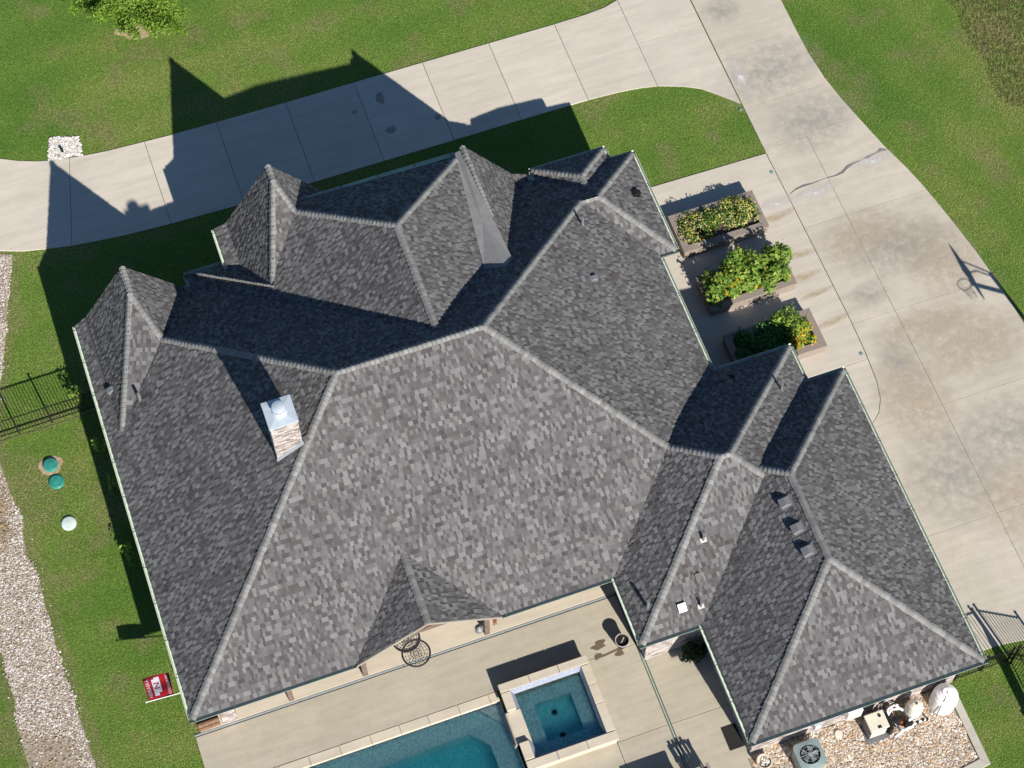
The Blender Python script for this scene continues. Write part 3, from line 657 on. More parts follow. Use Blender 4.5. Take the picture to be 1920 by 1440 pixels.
for x, y in ((19.32, -.33), (19.33, -1.26), (19.34, -2.06)): slant_vent('Gw', x, y, ventm, .36, .85)
slant_vent('Emain', 16.59, 9.36, ventm, .28, .6); slant_vent('Wmain', .58, 11.6, ventm, .30, .7); slant_vent('XE', 19.5, 12.85, dark_m, .3, .7)
slant_vent('Kn', 19.95, 5.17, dark_m, .3, .5)
def stack(key, x, y, r=.05, ht=.42, flange=True):
    fm_ = pipe_m if key == 'Ks' else ventm
    n, vu, u = frame(key); c_ = on_roof(key, x, y)
    f_ = MB(); P = lambda a, b__: c_ + u * a + vu * b__ + n * .034
    f_.face([P(-.10, -.07), P(.10, -.07), P(.10, .08), P(-.10, .08)]); fo = f_.build('pipe_flange', fm_, house)
    MB().tube([c_ - V(0, 0, .1), c_ + V(0, 0, ht)], [r, r], 10).build('vent_pipe', ventm, fo)
for k, x, y, r_, ht in (('Emain', 17.06, 11.6, .045, .45), ('Aw' if False else 'Wmain', 1.36, 10.66, .05, .45), ('Ks', 16.64, -.3, .045, .32), ('Ks', 15.98, -1.95, .045, .32), ('Kw', 14.39, -1.45, .05, .5), ('Ke', 21.17, 4.0, .045, .42)): stack(k, x, y, r_, ht)
n, vu, u = frame('Ks'); c_ = on_roof('Ks', 16.15, -1.17); bx = MB(); 
P = lambda a, b__, z: c_ + u * a + vu * b__ + n * z
def rbox(mb, P, a0, a1, b0_, b1_, z0, z1):
    lo = [P(a0, b0_, z0), P(a1, b0_, z0), P(a1, b1_, z0), P(a0, b1_, z0)]; hi = [P(a0, b0_, z1), P(a1, b0_, z1), P(a1, b1_, z1), P(a0, b1_, z1)]
    mb.face(hi); mb.face(lo[::-1])
    for i in range(4): mb.face([lo[i], lo[(i + 1) % 4], hi[(i + 1) % 4], hi[i]])
rbox(bx, P, -.09, .09, -.10, .12, .0, .07); bx.build('roof_vent', dark_m, house)
c_ = on_roof('Ks', 15.38, -1.8); P = lambda a, b__, z: c_ + u * a + vu * b__ + n * z
bx = MB(); rbox(bx, P, -.13, .13, -.14, .14, .06, .13); rbox(bx, P, -.10, .10, -.10, .10, .0, .06); rbox(bx, P, -.03, .03, -.03, .03, .131, .15); bx.build('roof_vent', white_m, house)['label'] = 'square white roof vent cap'

# ------------------------------------------------------------------ pool and spa
pool = thing('swimming_pool', (5, -4, 0), 'teal swimming pool with cream stone coping', 'swimming pool')
WX0, WX1, WY0, WY1 = 1.3, 9.35, -8.0, -1.74
pm = MB()
def hol(mb, x0, y0, x1, y1, z0, z1):     # inner walls and floor
    mb.face([(x0, y0, z0), (x1, y0, z0), (x1, y1, z0), (x0, y1, z0)])
    mb.face([(x0, y0, z0), (x0, y1, z0), (x0, y1, z1), (x0, y0, z1)][::-1]); mb.face([(x1, y0, z0), (x1, y1, z0), (x1, y1, z1), (x1, y0, z1)])
    mb.face([(x0, y0, z0), (x1, y0, z0), (x1, y0, z1), (x0, y0, z1)]); mb.face([(x0, y1, z0), (x1, y1, z0), (x1, y1, z1), (x0, y1, z1)][::-1])
hol(pm, WX0, WY0, WX1, WY1, -1.45, -.0)
pm.build('pool_shell', poolm, pool)
st_ = MB(); st_.prism([(WX0 + .01, -2.52), (8.1, -2.32), (8.62, -2.9), (8.7, -7.9), (9.345, -7.9), (9.345, -1.745), (WX0 + .01, -1.745)], -1.44, -.52); st_.build('pool_bench', poolm, pool)
st2 = MB(); st2.prism([(8.64, -1.748), (9.342, -1.748), (9.342, -2.6)], -.519, -.28); st2.build('pool_step', poolm, pool)
def water_body(name, x0, y0, x1, y1, z0, z1, amp, wl, mat, parent, step):
    nx, ny = int((x1 - x0) / step), int((y1 - y0) / step); gx, gy = np.meshgrid(np.linspace(x0, x1, nx + 1), np.linspace(y0, y1, ny + 1), indexing='ij')
    z = np.zeros_like(gx); r_ = np.random.default_rng(4)
    for _ in range(26):
        a = r_.normal(.9, .75); k = 2 * np.pi / (wl * r_.uniform(.55, 1.9)); z += np.sin(k * (np.cos(a) * gx + np.sin(a) * gy) + r_.uniform(0, 6.28)) / k
    z = z / z.std() * amp; e = np.minimum(np.minimum(gx - x0, x1 - gx), np.minimum(gy - y0, y1 - gy)); z *= np.clip(e / .05, 0, 1)
    v = np.stack([gx, gy, z1 + z], 2).reshape(-1, 3); i = np.arange((nx + 1) * (ny + 1)).reshape(nx + 1, ny + 1)
    f = [tuple(q) for q in np.stack([i[:-1, :-1], i[1:, :-1], i[1:, 1:], i[:-1, 1:]], 2).reshape(-1, 4).tolist()]
    nb = len(v); v = v.tolist() + [(x0, y0, z0), (x1, y0, z0), (x1, y1, z0), (x0, y1, z0)]
    f.append((nb + 3, nb + 2, nb + 1, nb)); f.append(tuple([nb, nb + 1] + [int(q) for q in i[::-1, 0]])); f.append(tuple([nb + 1, nb + 2] + [int(q) for q in i[-1, ::-1]])); f.append(tuple([nb + 2, nb + 3] + [int(q) for q in i[:, -1]])); f.append(tuple([nb + 3, nb] + [int(q) for q in i[0, :]]))
    me = bpy.data.meshes.new(name); me.from_pydata(v, [], f); me.materials.append(mat)
    me.polygons.foreach_set('use_smooth', [k < nx * ny for k in range(len(f))])
    o_ = bpy.data.objects.new(name, me); C.objects.link(o_); o_.parent = parent; o_.matrix_parent_inverse = parent_inv(parent); return o_
water_body('pool_water', WX0 - .02, WY0 - .02, WX1 + .02, WY1 + .02, -1.62, -.13, .0032, .15, water_m, pool, .022)
tl = MB(); tl.box(WX0, -1.744, -.3, WX1, -1.735, -.0); tl.build('waterline_tile', tile_m, pool)
x = 1.0; k = 0
while x < 9.3:
    L = .92 + .12 * random.random(); x1 = min(x + L, 9.36); MB().box(x, -1.765, -.1, x1 - .008, -1.44, .035 + random.uniform(-.002, .002)).build('coping_stone', coping_m, pool, bevel=.015); x = x1
y = -1.77
while y > -8: MB().box(.98, y - .95, -.1, 1.31, y - .006, .035).build('coping_stone', coping_m, pool, bevel=.015); y -= .96
spa = thing('spa', (10.9, -2.9, 0), 'square raised spa with cream coping and spillway beside the pool', 'spa')
sx0, sx1, sy0, sy1, st = 9.40, 12.43, -4.38, -1.40, .5
ix0, ix1, iy0, iy1 = 9.84, 12.05, -3.96, -1.79
sm = MB()
# walls as four solids, the pool side with the spillway notch
for zb_, zt_, (qx0, qx1, qy0, qy1) in ((-1.5, .26, (ix0, ix1, iy0, iy1)), (.26, .44, (9.70, 12.14, -4.07, -1.69))):
    sm.box(sx0 + .05, qy1, zb_, sx1 - .05, sy1 - .05, zt_); sm.box(sx0 + .05, sy0 + .05, zb_, sx1 - .05, qy0, zt_); sm.box(qx1, qy0, zb_, sx1 - .05, qy1, zt_)
    sm.box(sx0 + .05, qy0, zb_, qx0, -3.46, zt_); sm.box(sx0 + .05, -2.32, zb_, qx0, qy1, zt_)
sm.box(sx0 + .05, -3.46, -1.5, ix0, -2.32, .31)
sm.build('spa_wall', coping_m, spa)
tl = MB(); ox0, ox1, oy0, oy1, zt_, zb_ = 9.70, 12.14, -4.07, -1.69, .497, .27
tl.face([(ox0, oy1, zt_), (ox1, oy1, zt_), (ix1, iy1, zb_), (ix0, iy1, zb_)][::-1]); tl.face([(ox0, oy0, zt_), (ox1, oy0, zt_), (ix1, iy0, zb_), (ix0, iy0, zb_)]); tl.face([(ox1, oy0, zt_), (ox1, oy1, zt_), (ix1, iy1, zb_), (ix1, iy0, zb_)])
tl.face([(ox0, oy0, zt_), (ox0, -3.46, zt_), (ix0, -3.46, zb_), (ix0, iy0, zb_)][::-1]); tl.face([(ox0, -2.32, zt_), (ox0, oy1, zt_), (ix0, iy1, zb_), (ix0, -2.32, zb_)][::-1])
tl.build('waterline_tile', tile_m, spa)
def coping(x0, y0, x1, y1): MB().box(x0, y0, .442, x1, y1, .505 + random.uniform(-.002, .002)).build('coping_stone', coping_m, spa, bevel=.015)
for a, b_ in ((sx0, 10.42), (10.43, 11.42), (11.43, sx1)):
    coping(a, -1.69, b_, sy1); coping(a, sy0, b_, -4.07)
for a, b_ in ((-4.04, -3.06), (-3.05, -2.4), (-2.39, -1.71)): coping(12.13, a, sx1, b_)
coping(sx0, -4.04, 9.72, -3.44); coping(sx0, -2.33, 9.72, -1.71)
sh_ = MB(); sh_.box(ix0 + .001, iy0 + .001, -.95, ix1 - .001, iy1 - .001, -.62); sh_.build('spa_floor', poolm, spa)
bn = MB(); bn.box(ix0 + .002, -2.22, -.62, ix1 - .002, iy1 - .002, -.1); bn.box(ix0 + .002, iy0 + .002, -.62, ix1 - .002, -3.55, -.1); bn.box(ix0 + .002, -3.55, -.62, 10.34, -2.22, -.1); bn.box(11.58, -3.55, -.62, ix1 - .002, -2.22, -.1); bn.build('spa_bench', poolm, spa)
for y in (-2.55, -3.35): MB().lathe((10.93, y, -.62), [(.10, 0.0), (.10, .02), (.07, .035)], 20).build('drain_cover', dark_m, spa)
water_body('spa_water', ix0 - .02, iy0 - .02, ix1 + .02, iy1 + .02, -.75, .262, .0006, .2, spawater_m, spa, .03)
sp = MB(); sp.box(9.36, -3.45, .312, 9.79, -2.33, .345)
sp.build('spillway_sill', coping_m, spa)
for i in range(5): MB().box(9.33 - .014 * i, -3.44, .27 - .06 * i, 9.375 - .014 * i, -2.34, .31 - .06 * i).build('spillway_ledge', coping_m, spa)

# ------------------------------------------------------------------ foliage
def rand_unit(n): 
    q = NR.normal(size=(n, 3)); return q / np.linalg.norm(q, axis=1)[:, None]
def leaf_soup(pts, nrm, size, cols, aspect=.55, name='foliage', parent=None, mat=None, fold=True):
    """one four-cornered leaf on each point, lying roughly across nrm"""
    n = len(pts); r = rand_unit(n); t = np.cross(nrm, r); t /= (np.linalg.norm(t, axis=1)[:, None] + 1e-9); b_ = np.cross(nrm, t)
    L = (size * NR.uniform(.45, 1.7, n))[:, None]; W = L * aspect
    v = np.stack([pts - t * L * .5, pts + b_ * W * .5 + nrm * L * .06, pts + t * L * .5, pts - b_ * W * .5 + nrm * L * .06], 1).reshape(-1, 3)
    f = np.arange(4 * n).reshape(n, 4); return raw_mesh(name, v, f, cols, mat or leaf_m, parent, 'stuff')
def bush(name, loc, rx, ry, hz, nleaf, size, base, label, cat, group=None, flowers=None, seed=0, clumps=9, base_z=0.):
    t = thing(name, (loc[0], loc[1], loc[2]), label, cat, group)
    cl = np.stack([NR.uniform(-1, 1, clumps), NR.uniform(-1, 1, clumps), NR.uniform(.25, 1., clumps)], 1)
    rr = np.sqrt(cl[:, 0] ** 2 + cl[:, 1] ** 2); cl[:, :2] *= np.where(rr > .8, .8 / rr, 1)[:, None]
    cl[:, 2] *= 1 - .45 * np.clip(rr, 0, 1) ** 2
    which = NR.integers(0, clumps, nleaf); d = rand_unit(nleaf); rad = NR.uniform(.3, 1, nleaf) ** .5 * NR.uniform(.2, .62, clumps)[which] * np.where(NR.random(nleaf) < .12, 1.35, 1)
    p = cl[which] + d * rad[:, None]; nz = d * .6 + np.array([0, -.15, .8]); nz += NR.normal(size=nz.shape) * .35; nz /= np.linalg.norm(nz, axis=1)[:, None]
    pts = p * np.array([rx, ry, hz]) + np.array([loc[0], loc[1], loc[2]]); pts[:, 2] = np.maximum(pts[:, 2], loc[2] + .01)
    b_ = np.array(base); cols = b_[NR.integers(0, len(b_), nleaf)] * NR.uniform(.7, 1.25, (nleaf, 1)) * NR.uniform(.85, 1.1, clumps)[which][:, None]
    leaf_soup(pts, nz, size, cols, parent=t)
    sm_ = MB()
    for k in range(clumps): sm_.tube([(loc[0] + cl[k, 0] * rx * .15, loc[1] + cl[k, 1] * ry * .15, loc[2]), tuple(cl[k] * np.array([rx, ry, hz]) * .85 + np.array(loc))], [.012, .005], 5)
    sm_.build('stems', log_m, t)
    if flowers:
        nf, fs, fc = flowers; w2 = NR.integers(0, clumps, nf); d = rand_unit(nf); d[:, 2] = np.abs(d[:, 2]); p = cl[w2] + d * .48
        pts = p * np.array([rx, ry, hz]) + np.array(loc); fcol = np.array(fc); nz = d + np.array([0, -.3, 1]); nz /= np.linalg.norm(nz, axis=1)[:, None]
        leaf_soup(pts, nz, fs, fcol[NR.integers(0, len(fcol), nf)] * NR.uniform(.8, 1.1, (nf, 1)), .9, 'flowers', t)
    return t
G1 = [(.11, .21, .03), (.15, .27, .04), (.08, .16, .025), (.20, .30, .06)]
G2 = [(.19, .33, .04), (.26, .41, .055), (.10, .20, .025), (.36, .48, .08)]
G3 = [(.07, .22, .05), (.10, .27, .06), (.05, .16, .035)]
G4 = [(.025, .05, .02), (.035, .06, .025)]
YEL = [(.75, .60, .08), (.80, .70, .25), (.72, .68, .40)]; GOLD = [(.75, .48, .03), (.70, .40, .02)]
def planter(x0, y0, x1, y1, z, label):
    t = thing('raised_planter', ((x0 + x1) / 2, (y0 + y1) / 2, 0), label, 'planter', 'raised stone planters on the pavement')
    w = .2
    wl = MB(); wl.box(x0 + .03, y0 + .03, .021, x1 - .03, y0 + w, z - .07); wl.box(x0 + .03, y1 - w, .021, x1 - .03, y1 - .03, z - .07); wl.box(x0 + .03, y0 + w, .021, x0 + w, y1 - w, z - .07); wl.box(x1 - w, y0 + w, .021, x1 - .03, y1 - w, z - .07)
    wl.build('planter_wall', planter_m, t)
    cw = .27
    def mit(p): m_ = MB(); m_.prism(p, z - .068, z); m_.build('cap_stone', planter_m, t, bevel=.012)
    e = .004
    mit([(x0, y0), (x1, y0), (x1 - cw, y0 + cw), (x0 + cw, y0 + cw)]); mit([(x0, y1), (x1, y1), (x1 - cw, y1 - cw), (x0 + cw, y1 - cw)])
    mit([(x0, y0 + e), (x0 + cw - e, y0 + cw), (x0 + cw - e, y1 - cw), (x0, y1 - e)]); mit([(x1, y0 + e), (x1 - cw + e, y0 + cw), (x1 - cw + e, y1 - cw), (x1, y1 - e)])
    sl_ = MB(); sl_.box(x0 + w, y0 + w, .03, x1 - w, y1 - w, z - .12); sl_.build('soil', soilm, t)
    return t
planter(20.97, 11.47, 24.24, 13.10, .5, 'stone planter nearest the lawn, filled with pale yellow lantana')
planter(20.97, 8.97, 24.25, 10.45, .5, 'middle stone planter with tall bushy green shrubs')
planter(20.97, 6.33, 24.25, 7.93, .5, 'stone planter nearest the garage eave, half in shade')
for i, (x, y, rx, ry) in enumerate(((21.65, 12.3, .52, .55), (22.25, 12.35, .45, .55), (22.75, 12.35, .4, .55), (23.25, 12.45, .45, .55), (23.6, 12.3, .42, .6))):
    bush('lantana', (x, y, .4), rx, ry, .34, 1700, .07, G1, ['pale lantana at the house end of the first planter', 'dark leafy lantana second along the first planter', 'green leafy plant in the middle of the first planter', 'creamy flowered lantana fourth along the first planter', 'yellow lantana at the drive end of the first planter'][i], 'plant', 'lantana in the planter nearest the lawn', (430 if i not in (1, 2) else 110, .045, YEL), clumps=14)
for i, (x, y, rx, ry, hz, lab) in enumerate(((21.6, 9.72, .55, .62, .75, 'lowest bushy shrub at the shaded end of the middle planter'), (22.3, 9.85, .62, .68, 1.2, 'tall bright green shrub second along the middle planter'), (22.95, 9.72, .56, .66, 1.0, 'yellow flowered shrub in the middle of the middle planter'), (23.78, 9.85, .45, .62, .95, 'airy rose shrub at the drive end of the middle planter'))):
    bush('flowering_shrub', (x, y, .4), rx, ry, hz, 2100, .13, G2, lab, 'shrub', 'shrubs in the middle planter', (16 if i != 3 else 8, .09, GOLD), clumps=15)
for i, (x, y, rx, ry, hz, base_, fl_, lab) in enumerate(((21.75, 7.15, .62, .66, .34, G3, None, 'low dark green plant in the shaded half of the last planter'), (22.55, 7.2, .6, .66, .36, G3, None, 'dense green plant next to the shade edge in the last planter'), (23.25, 7.5, .48, .48, .62, G2, None, 'tall light green plant at the top of the last planter'), (23.5, 7.0, .46, .5, .4, G2, (420, .055, GOLD), 'golden flowered plant at the drive end of the last planter'))):
    bush('bedding_plant', (x, y, .4), rx, ry, hz, 1700, .085, base_, lab, 'plant', 'plants in the planter by the garage', fl_, clumps=14)
for i, (x, y, r_, lab) in enumerate(((-.5, 11.2, .26, 'small light green shrub by the side wall below the fence'), (-.42, 9.6, .2, 'tiny shrub in the shade of the side wall'), (-.55, 7.1, .28, 'small bright shrub at the shadow edge below the pale lid'), (-.8, 13.3, .26, 'little shrub growing just behind the iron fence'))):
    bush('small_shrub', (x, y, 0), r_, r_, .9, 260, .09, G2, lab, 'shrub', 'small shrubs along the side wall', None, clumps=7)
bush('patio_shrub', (15.75, -2.42, 0), .36, .3, .75, 700, .12, G4, 'dark leafy shrub in the shaded corner by the brick wall', 'shrub', None, None, clumps=9)

# the young tree at the top of the lawn
tree = thing('young_tree', (4.9, 28.25, 0), 'bright green young tree on the front lawn', 'tree')
tk = MB(); tk.tube([(4.9, 28.25, -.05), (4.92, 28.27, .9), (4.86, 28.3, 2.0), (4.9, 28.35, 3.4), (4.92, 28.35, 4.6)], [.09, .075, .06, .04, .015], 9)
tips = []
for k in range(52):
    z0 = random.uniform(.35, 4.2); a = random.uniform(0, 2 * math.pi); L = 2.2 * (1 - (z0 - .35) / 4.8) + .25
    L *= random.uniform(.7, 1.1); p0 = V(4.92, 28.3, z0); pts = [p0]
    for q in range(1, 5): f = q / 4; pts.append(p0 + V(math.cos(a) * L * f + .3 * f, math.sin(a) * L * f, .42 * L * f - .28 * L * f * f) + V(random.uniform(-.05, .05), random.uniform(-.05, .05), 0))
    tk.tube(pts, [.022, .018, .013, .009, .004], 5); tips.append(pts)
tk.build('trunk', log_m, tree)
lp_, ln = [], []
for pts in tips:
    for q in range(1, 5):
        m_ = 290 if q < 4 else 380
        for _ in range(m_):
            f = random.random(); c_ = pts[q - 1].lerp(pts[q], f); lp_.append((c_.x + random.gauss(0, .11), c_.y + random.gauss(0, .11), c_.z + random.gauss(0, .07)))
lp_ = np.array(lp_); n_ = len(lp_); ln = rand_unit(n_) * .8 + np.array([0, 0, .9]); ln /= np.linalg.norm(ln, axis=1)[:, None]
lc = np.array([(.19, .34, .035), (.25, .42, .05), (.13, .26, .025), (.30, .44, .06)])[NR.integers(0, 4, n_)] * NR.uniform(.8, 1.2, (n_, 1))
leaf_soup(lp_, ln, .10, lc, .38, 'crown', tree)
md_ = MB(); md_.prism(blob(5.1, 28.05, .7, .5, seed=5, w=.35), -.02, .004); md_.build('mulch_ring', dirt_m, tree)
MB().tube([(4.72, 28.1, 0), (4.72, 28.1, .35)], .035, 8).build('stake', white_m, tree)

# ------------------------------------------------------------------ gravel
def pebbles(poly, dens, smin, smax, cols, name, parent, z=0., holes=None, mask=None, patch=False):
    xs_ = [p[0] for p in poly]; ys_ = [p[1] for p in poly]; A = (max(xs_) - min(xs_)) * (max(ys_) - min(ys_)); n = int(A * dens)
    P = np.stack([NR.uniform(min(xs_), max(xs_), n), NR.uniform(min(ys_), max(ys_), n)], 1); P = P[in_poly(P + (fbm(P, .5, 3, 3)[:, None] - .5) * .35, poly)]
    if mask is not None: P = P[NR.random(len(P)) < mask(P)]
    if patch: k_ = NR.random(len(P)) < .06; P[k_] += NR.normal(size=(k_.sum(), 2)) * .16
    n = len(P); sz = NR.uniform(smin, smax, (n, 1)) * np.where(NR.random((n, 1)) < .08, 1.6, 1) * NR.uniform(.7, 1.2, (n, 3)); sz[:, 2] *= .6; a = NR.uniform(0, 6.28, n)
    ov_ = np.array([(1, 0, 0), (.3, .9, .05), (-.8, .55, -.05), (-.85, -.5, .05), (.35, -.95, 0), (.15, .1, 1), (-.2, -.1, .8)]); F = np.array([(0, 1, 5), (1, 2, 5), (2, 6, 5), (2, 3, 6), (3, 4, 6), (4, 5, 6), (4, 0, 5)])
    v = ov_[None] * (1 + NR.uniform(-.2, .2, (n, 7, 1))) * sz[:, None, :]; ca, sa_ = np.cos(a)[:, None], np.sin(a)[:, None]
    x_ = v[:, :, 0] * ca - v[:, :, 1] * sa_; y_ = v[:, :, 0] * sa_ + v[:, :, 1] * ca
    v = np.stack([x_ + P[:, :1], y_ + P[:, 1:], v[:, :, 2] + z + NR.uniform(-.01, .015, (n, 1))], 2).reshape(-1, 3)
    f = (F[None] + (np.arange(n) * 7)[:, None, None]).reshape(-1, 3)
    c_ = np.array(cols); cc_ = c_[NR.integers(0, len(c_), n)] * NR.uniform(.75, 1.15, (n, 1))
    if patch: t_ = np.clip((.47 - fbm(P, 1.5, 21, 4)) * 5, 0, 1)[:, None]; cc_ = cc_ * (1 - t_ + t_ * np.array((.66, .55, .40)))
    return raw_mesh(name, v, f, np.repeat(cc_, 7, 0), stone_m, parent, 'stuff')
GRW = [(-8.2, 21.8), (-5, 21.2), (-3.2, 20.5), (-2.0, 20.02), (-1.55, 19.85), (-2.06, 18.4), (-2.45, 17.0), (-3.05, 15.2), (-3.75, 13.5), (-3.86, 11.96), (-3.80, 10.67), (-3.68, 9.93), (-3.8, 8.3), (-3.6, 7.6), (-3.64, 6.7), (-3.66, 4.85), (-3.6, 3.8), (-3.6, 3.0), (-3.5, 2.0), (-3.44, .5), (-3.3, -6), (-5.3, -6), (-5.43, 1.2), (-5.45, 1.6), (-5.48, 2.6), (-5.36, 3.5), (-5.4, 4.5), (-5.37, 5.5), (-5.6, 8), (-5.8, 11), (-5.4, 14), (-4.6, 17)]
creek = setting('gravel_path', (-4.5, 8, 0), 'winding strip of pale river gravel')
gb = MB(); gb.prism(GRW, -.1, -.004); gb.build('gravel_bed', plain('gravel_dust', (.30, .25, .19), .95, 0, .35, 8, .6), creek)
PEB = [(.60, .53, .46), (.72, .67, .61), (.76, .71, .66), (.40, .32, .24), (.68, .63, .58), (.36, .27, .19), (.50, .44, .38), (.36, .32, .28), (.46, .38, .29)]
pebbles(GRW, 950, .016, .042, PEB, 'gravel', creek, .0, mask=lambda P: np.clip((fbm(P, 1.6, 21, 4) - .36) * 6, .18, 1), patch=True)
GSQ = [(.62, 23.36), (.82, 24.25), (1.9, 23.98), (1.83, 23.10), (1.3, 23.17)]
gsq = setting('gravel_patch', (1.2, 23.6, 0), 'small square patch of white gravel beside the drive')
gb = MB(); gb.prism(GSQ, -.1, -.002); gb.build('gravel_bed', MATS['gravel_dust'], gsq)
WPEB = [(.72, .68, .64), (.80, .77, .74), (.62, .56, .50), (.70, .66, .58), (.85, .83, .80)]
pebbles(GSQ, 750, .03, .07, WPEB, 'gravel', gsq, .005)
pp = thing('standpipe', (1.2, 23.52, 0), 'short black pipe standing in the white gravel patch', 'pipe'); MB().lathe((1.2, 23.52, 0), [(.05, 0), (.05, .16), (.06, .16), (.06, .2), (.03, .22)], 12).build('pipe_body', dark_m, pp)
GBED = [(16.14, -6.14), (22.95, -6.14), (22.97, -8.68), (16.14, -9.6)]
bed = setting('gravel_bed_ground', (19.5, -7.3, 0), 'river stone bed around the pool equipment')
gb = MB(); gb.prism(GBED, -.1, -.004); gb.build('gravel_bed', MATS['gravel_dust'], bed)
BPEB = [(.60, .48, .36), (.70, .62, .54), (.50, .36, .25), (.76, .70, .64), (.40, .30, .22), (.62, .42, .24), (.33, .28, .24), (.72, .68, .60)]
pebbles([(16.14, -6.10), (22.98, -6.10), (22.98, -8.72), (16.14, -9.6)], 1100, .022, .05, BPEB, 'gravel', bed, .0)
cb = MB(); cb.prism([(22.99, -6.3), (23.25, -6.3), (23.25, -8.96), (22.99, -8.70)], -.1, .06); cb.build('kerb', curb_m, bed, bevel=.01)
cb = MB(); cb.prism([(22.985, -8.705), (23.245, -8.965), (15.9, -9.95), (16.1, -9.66)], -.1, .06); cb.build('kerb', curb_m, bed, bevel=.01)

# ------------------------------------------------------------------ grass blades over the lawn in view
VIEW = [(-7.5, -1), (-.2, -3.8), (26.5, -11.5), (40, 17), (40, 20), (0, 34), (-1, 33.5)]
HOLES = [DRIVE, SIDE, PAD, [(-.2, -14), (16.9, -14), (16.9, 3.4), (-.2, .46)], [(16.1, -9.9), (23.25, -8.96), (23.25, -6.1), (16.1, -6.1)], GSQ, [(.4, 3.4), (19, 3.4), (19, 14.2), (15, 14.6), (5.5, 15.9), (.4, 14.3)], [(14, -2), (23.2, -6), (23.2, 4), (14, 4)]]
DIRT = [(-2.26, 11.26, .36), (5.1, 28.05, .5)]
def lawn_blades(n):
    P = np.stack([NR.uniform(-7.5, 40, n), NR.uniform(-11.5, 34, n)], 1); P = P[in_poly(P, VIEW)]
    wob = (NR.random((len(P), 2)) - .5) * .07 + (fbm(P, .4, 88, 2)[:, None] - .5) * .06; k = np.ones(len(P), bool)
    for hp in HOLES: k &= ~in_poly(P + wob, hp)
    gv = in_poly(P + (fbm(P, .5, 3, 3)[:, None] - .5) * .35, GRW); k &= ~(gv & (NR.random(len(P)) > np.clip((.36 - fbm(P, 1.6, 21, 4)) * 5, .02, .5)))
    for x_, y_, r_ in DIRT: k &= ~((np.hypot(P[:, 0] - x_, P[:, 1] - y_) + (fbm(P, .25, 9, 2) - .5) * .25 < r_) & (NR.random(len(P)) < .9))
    for x_, y_, r_ in ((-2.22, 10.59, .27), (-2.2, 8.96, .25)): k &= np.hypot(P[:, 0] - x_, P[:, 1] - y_) > r_
    P = P[k]; n = len(P)
    big = fbm(P, 5, 31, 5); mid = fbm(P, .9, 41, 4)
    # mowing lanes
    lane = np.where(P[:, 0] > 27, np.sin((P[:, 0] * .94 + P[:, 1] * .34) * 2 * np.pi / 2.3), np.sin(P[:, 1] * 2 * np.pi / 2.1 + P[:, 0] * .02))
    t = np.clip(.52 + (big - .5) * 1.5 + (mid - .5) * .6 + lane * .17 + (NR.random(n) - .5) * .25, 0, 1)
    A_, B_, D_ = np.array((.155, .295, .050)), np.array((.235, .360, .068)), np.array((.33, .39, .11))
    col = np.where((t < .6)[:, None], A_ + (B_ - A_) * (t / .6)[:, None], B_ + (D_ - B_) * ((t - .6) / .4)[:, None])
    dry = np.clip((fbm(P, 1.0, 77, 4) - .55) * 2.4, 0, .5); near = np.zeros(n)
    edge = in_poly(P + (fbm(P, .5, 3, 3)[:, None] - .5) * .35, [(x_ + (.35 if x_ > -4.2 else -.35), y_) for x_, y_ in GRW]); dry = np.maximum(dry, edge * .45)
    weed = np.clip((P[:, 0] - 34.6 + (fbm(P, 2, 55, 3) - .5) * 3.0 + np.clip((16.5 - P[:, 1]) * -.15, -1, 1)) * .9, 0, 1) * (P[:, 1] > 11)
    dry = np.maximum(dry, weed * NR.choice([.0, .15, .65], n))
    col = col + (np.array((.40, .32, .18)) - col) * dry[:, None]
    col *= .97 * NR.uniform(.80, 1.16, (n, 1)) * np.where(weed[:, None] > .4, NR.choice([.45, .8, 1.], (n, 1)), 1)
    L = NR.uniform(.035, .075, n) * (1 + 2.6 * weed); w = NR.uniform(.012, .022, n) * (1 + .8 * weed); a = NR.uniform(0, 6.28, n); up = NR.uniform(.06, .42, n); g = NR.uniform(0, 6.28, n)
    dx, dy = np.cos(a), np.sin(a); tip = np.stack([P[:, 0] + dx * L * np.sqrt(1 - up ** 2), P[:, 1] + dy * L * np.sqrt(1 - up ** 2), -.015 + L * up], 1)
    b0 = np.stack([P[:, 0] - dy * w, P[:, 1] + dx * w, np.full(n, -.015)], 1); b1 = np.stack([P[:, 0] + dy * w, P[:, 1] - dx * w, np.full(n, -.015)], 1)
    v = np.stack([b0, b1, tip], 1).reshape(-1, 3); return raw_mesh('grass', v, np.arange(3 * n).reshape(n, 3), col, grass_m, None, 'stuff')
gr = lawn_blades(2500000); tag(gr, 'short mown green lawn grass around the house and drive', 'grass')

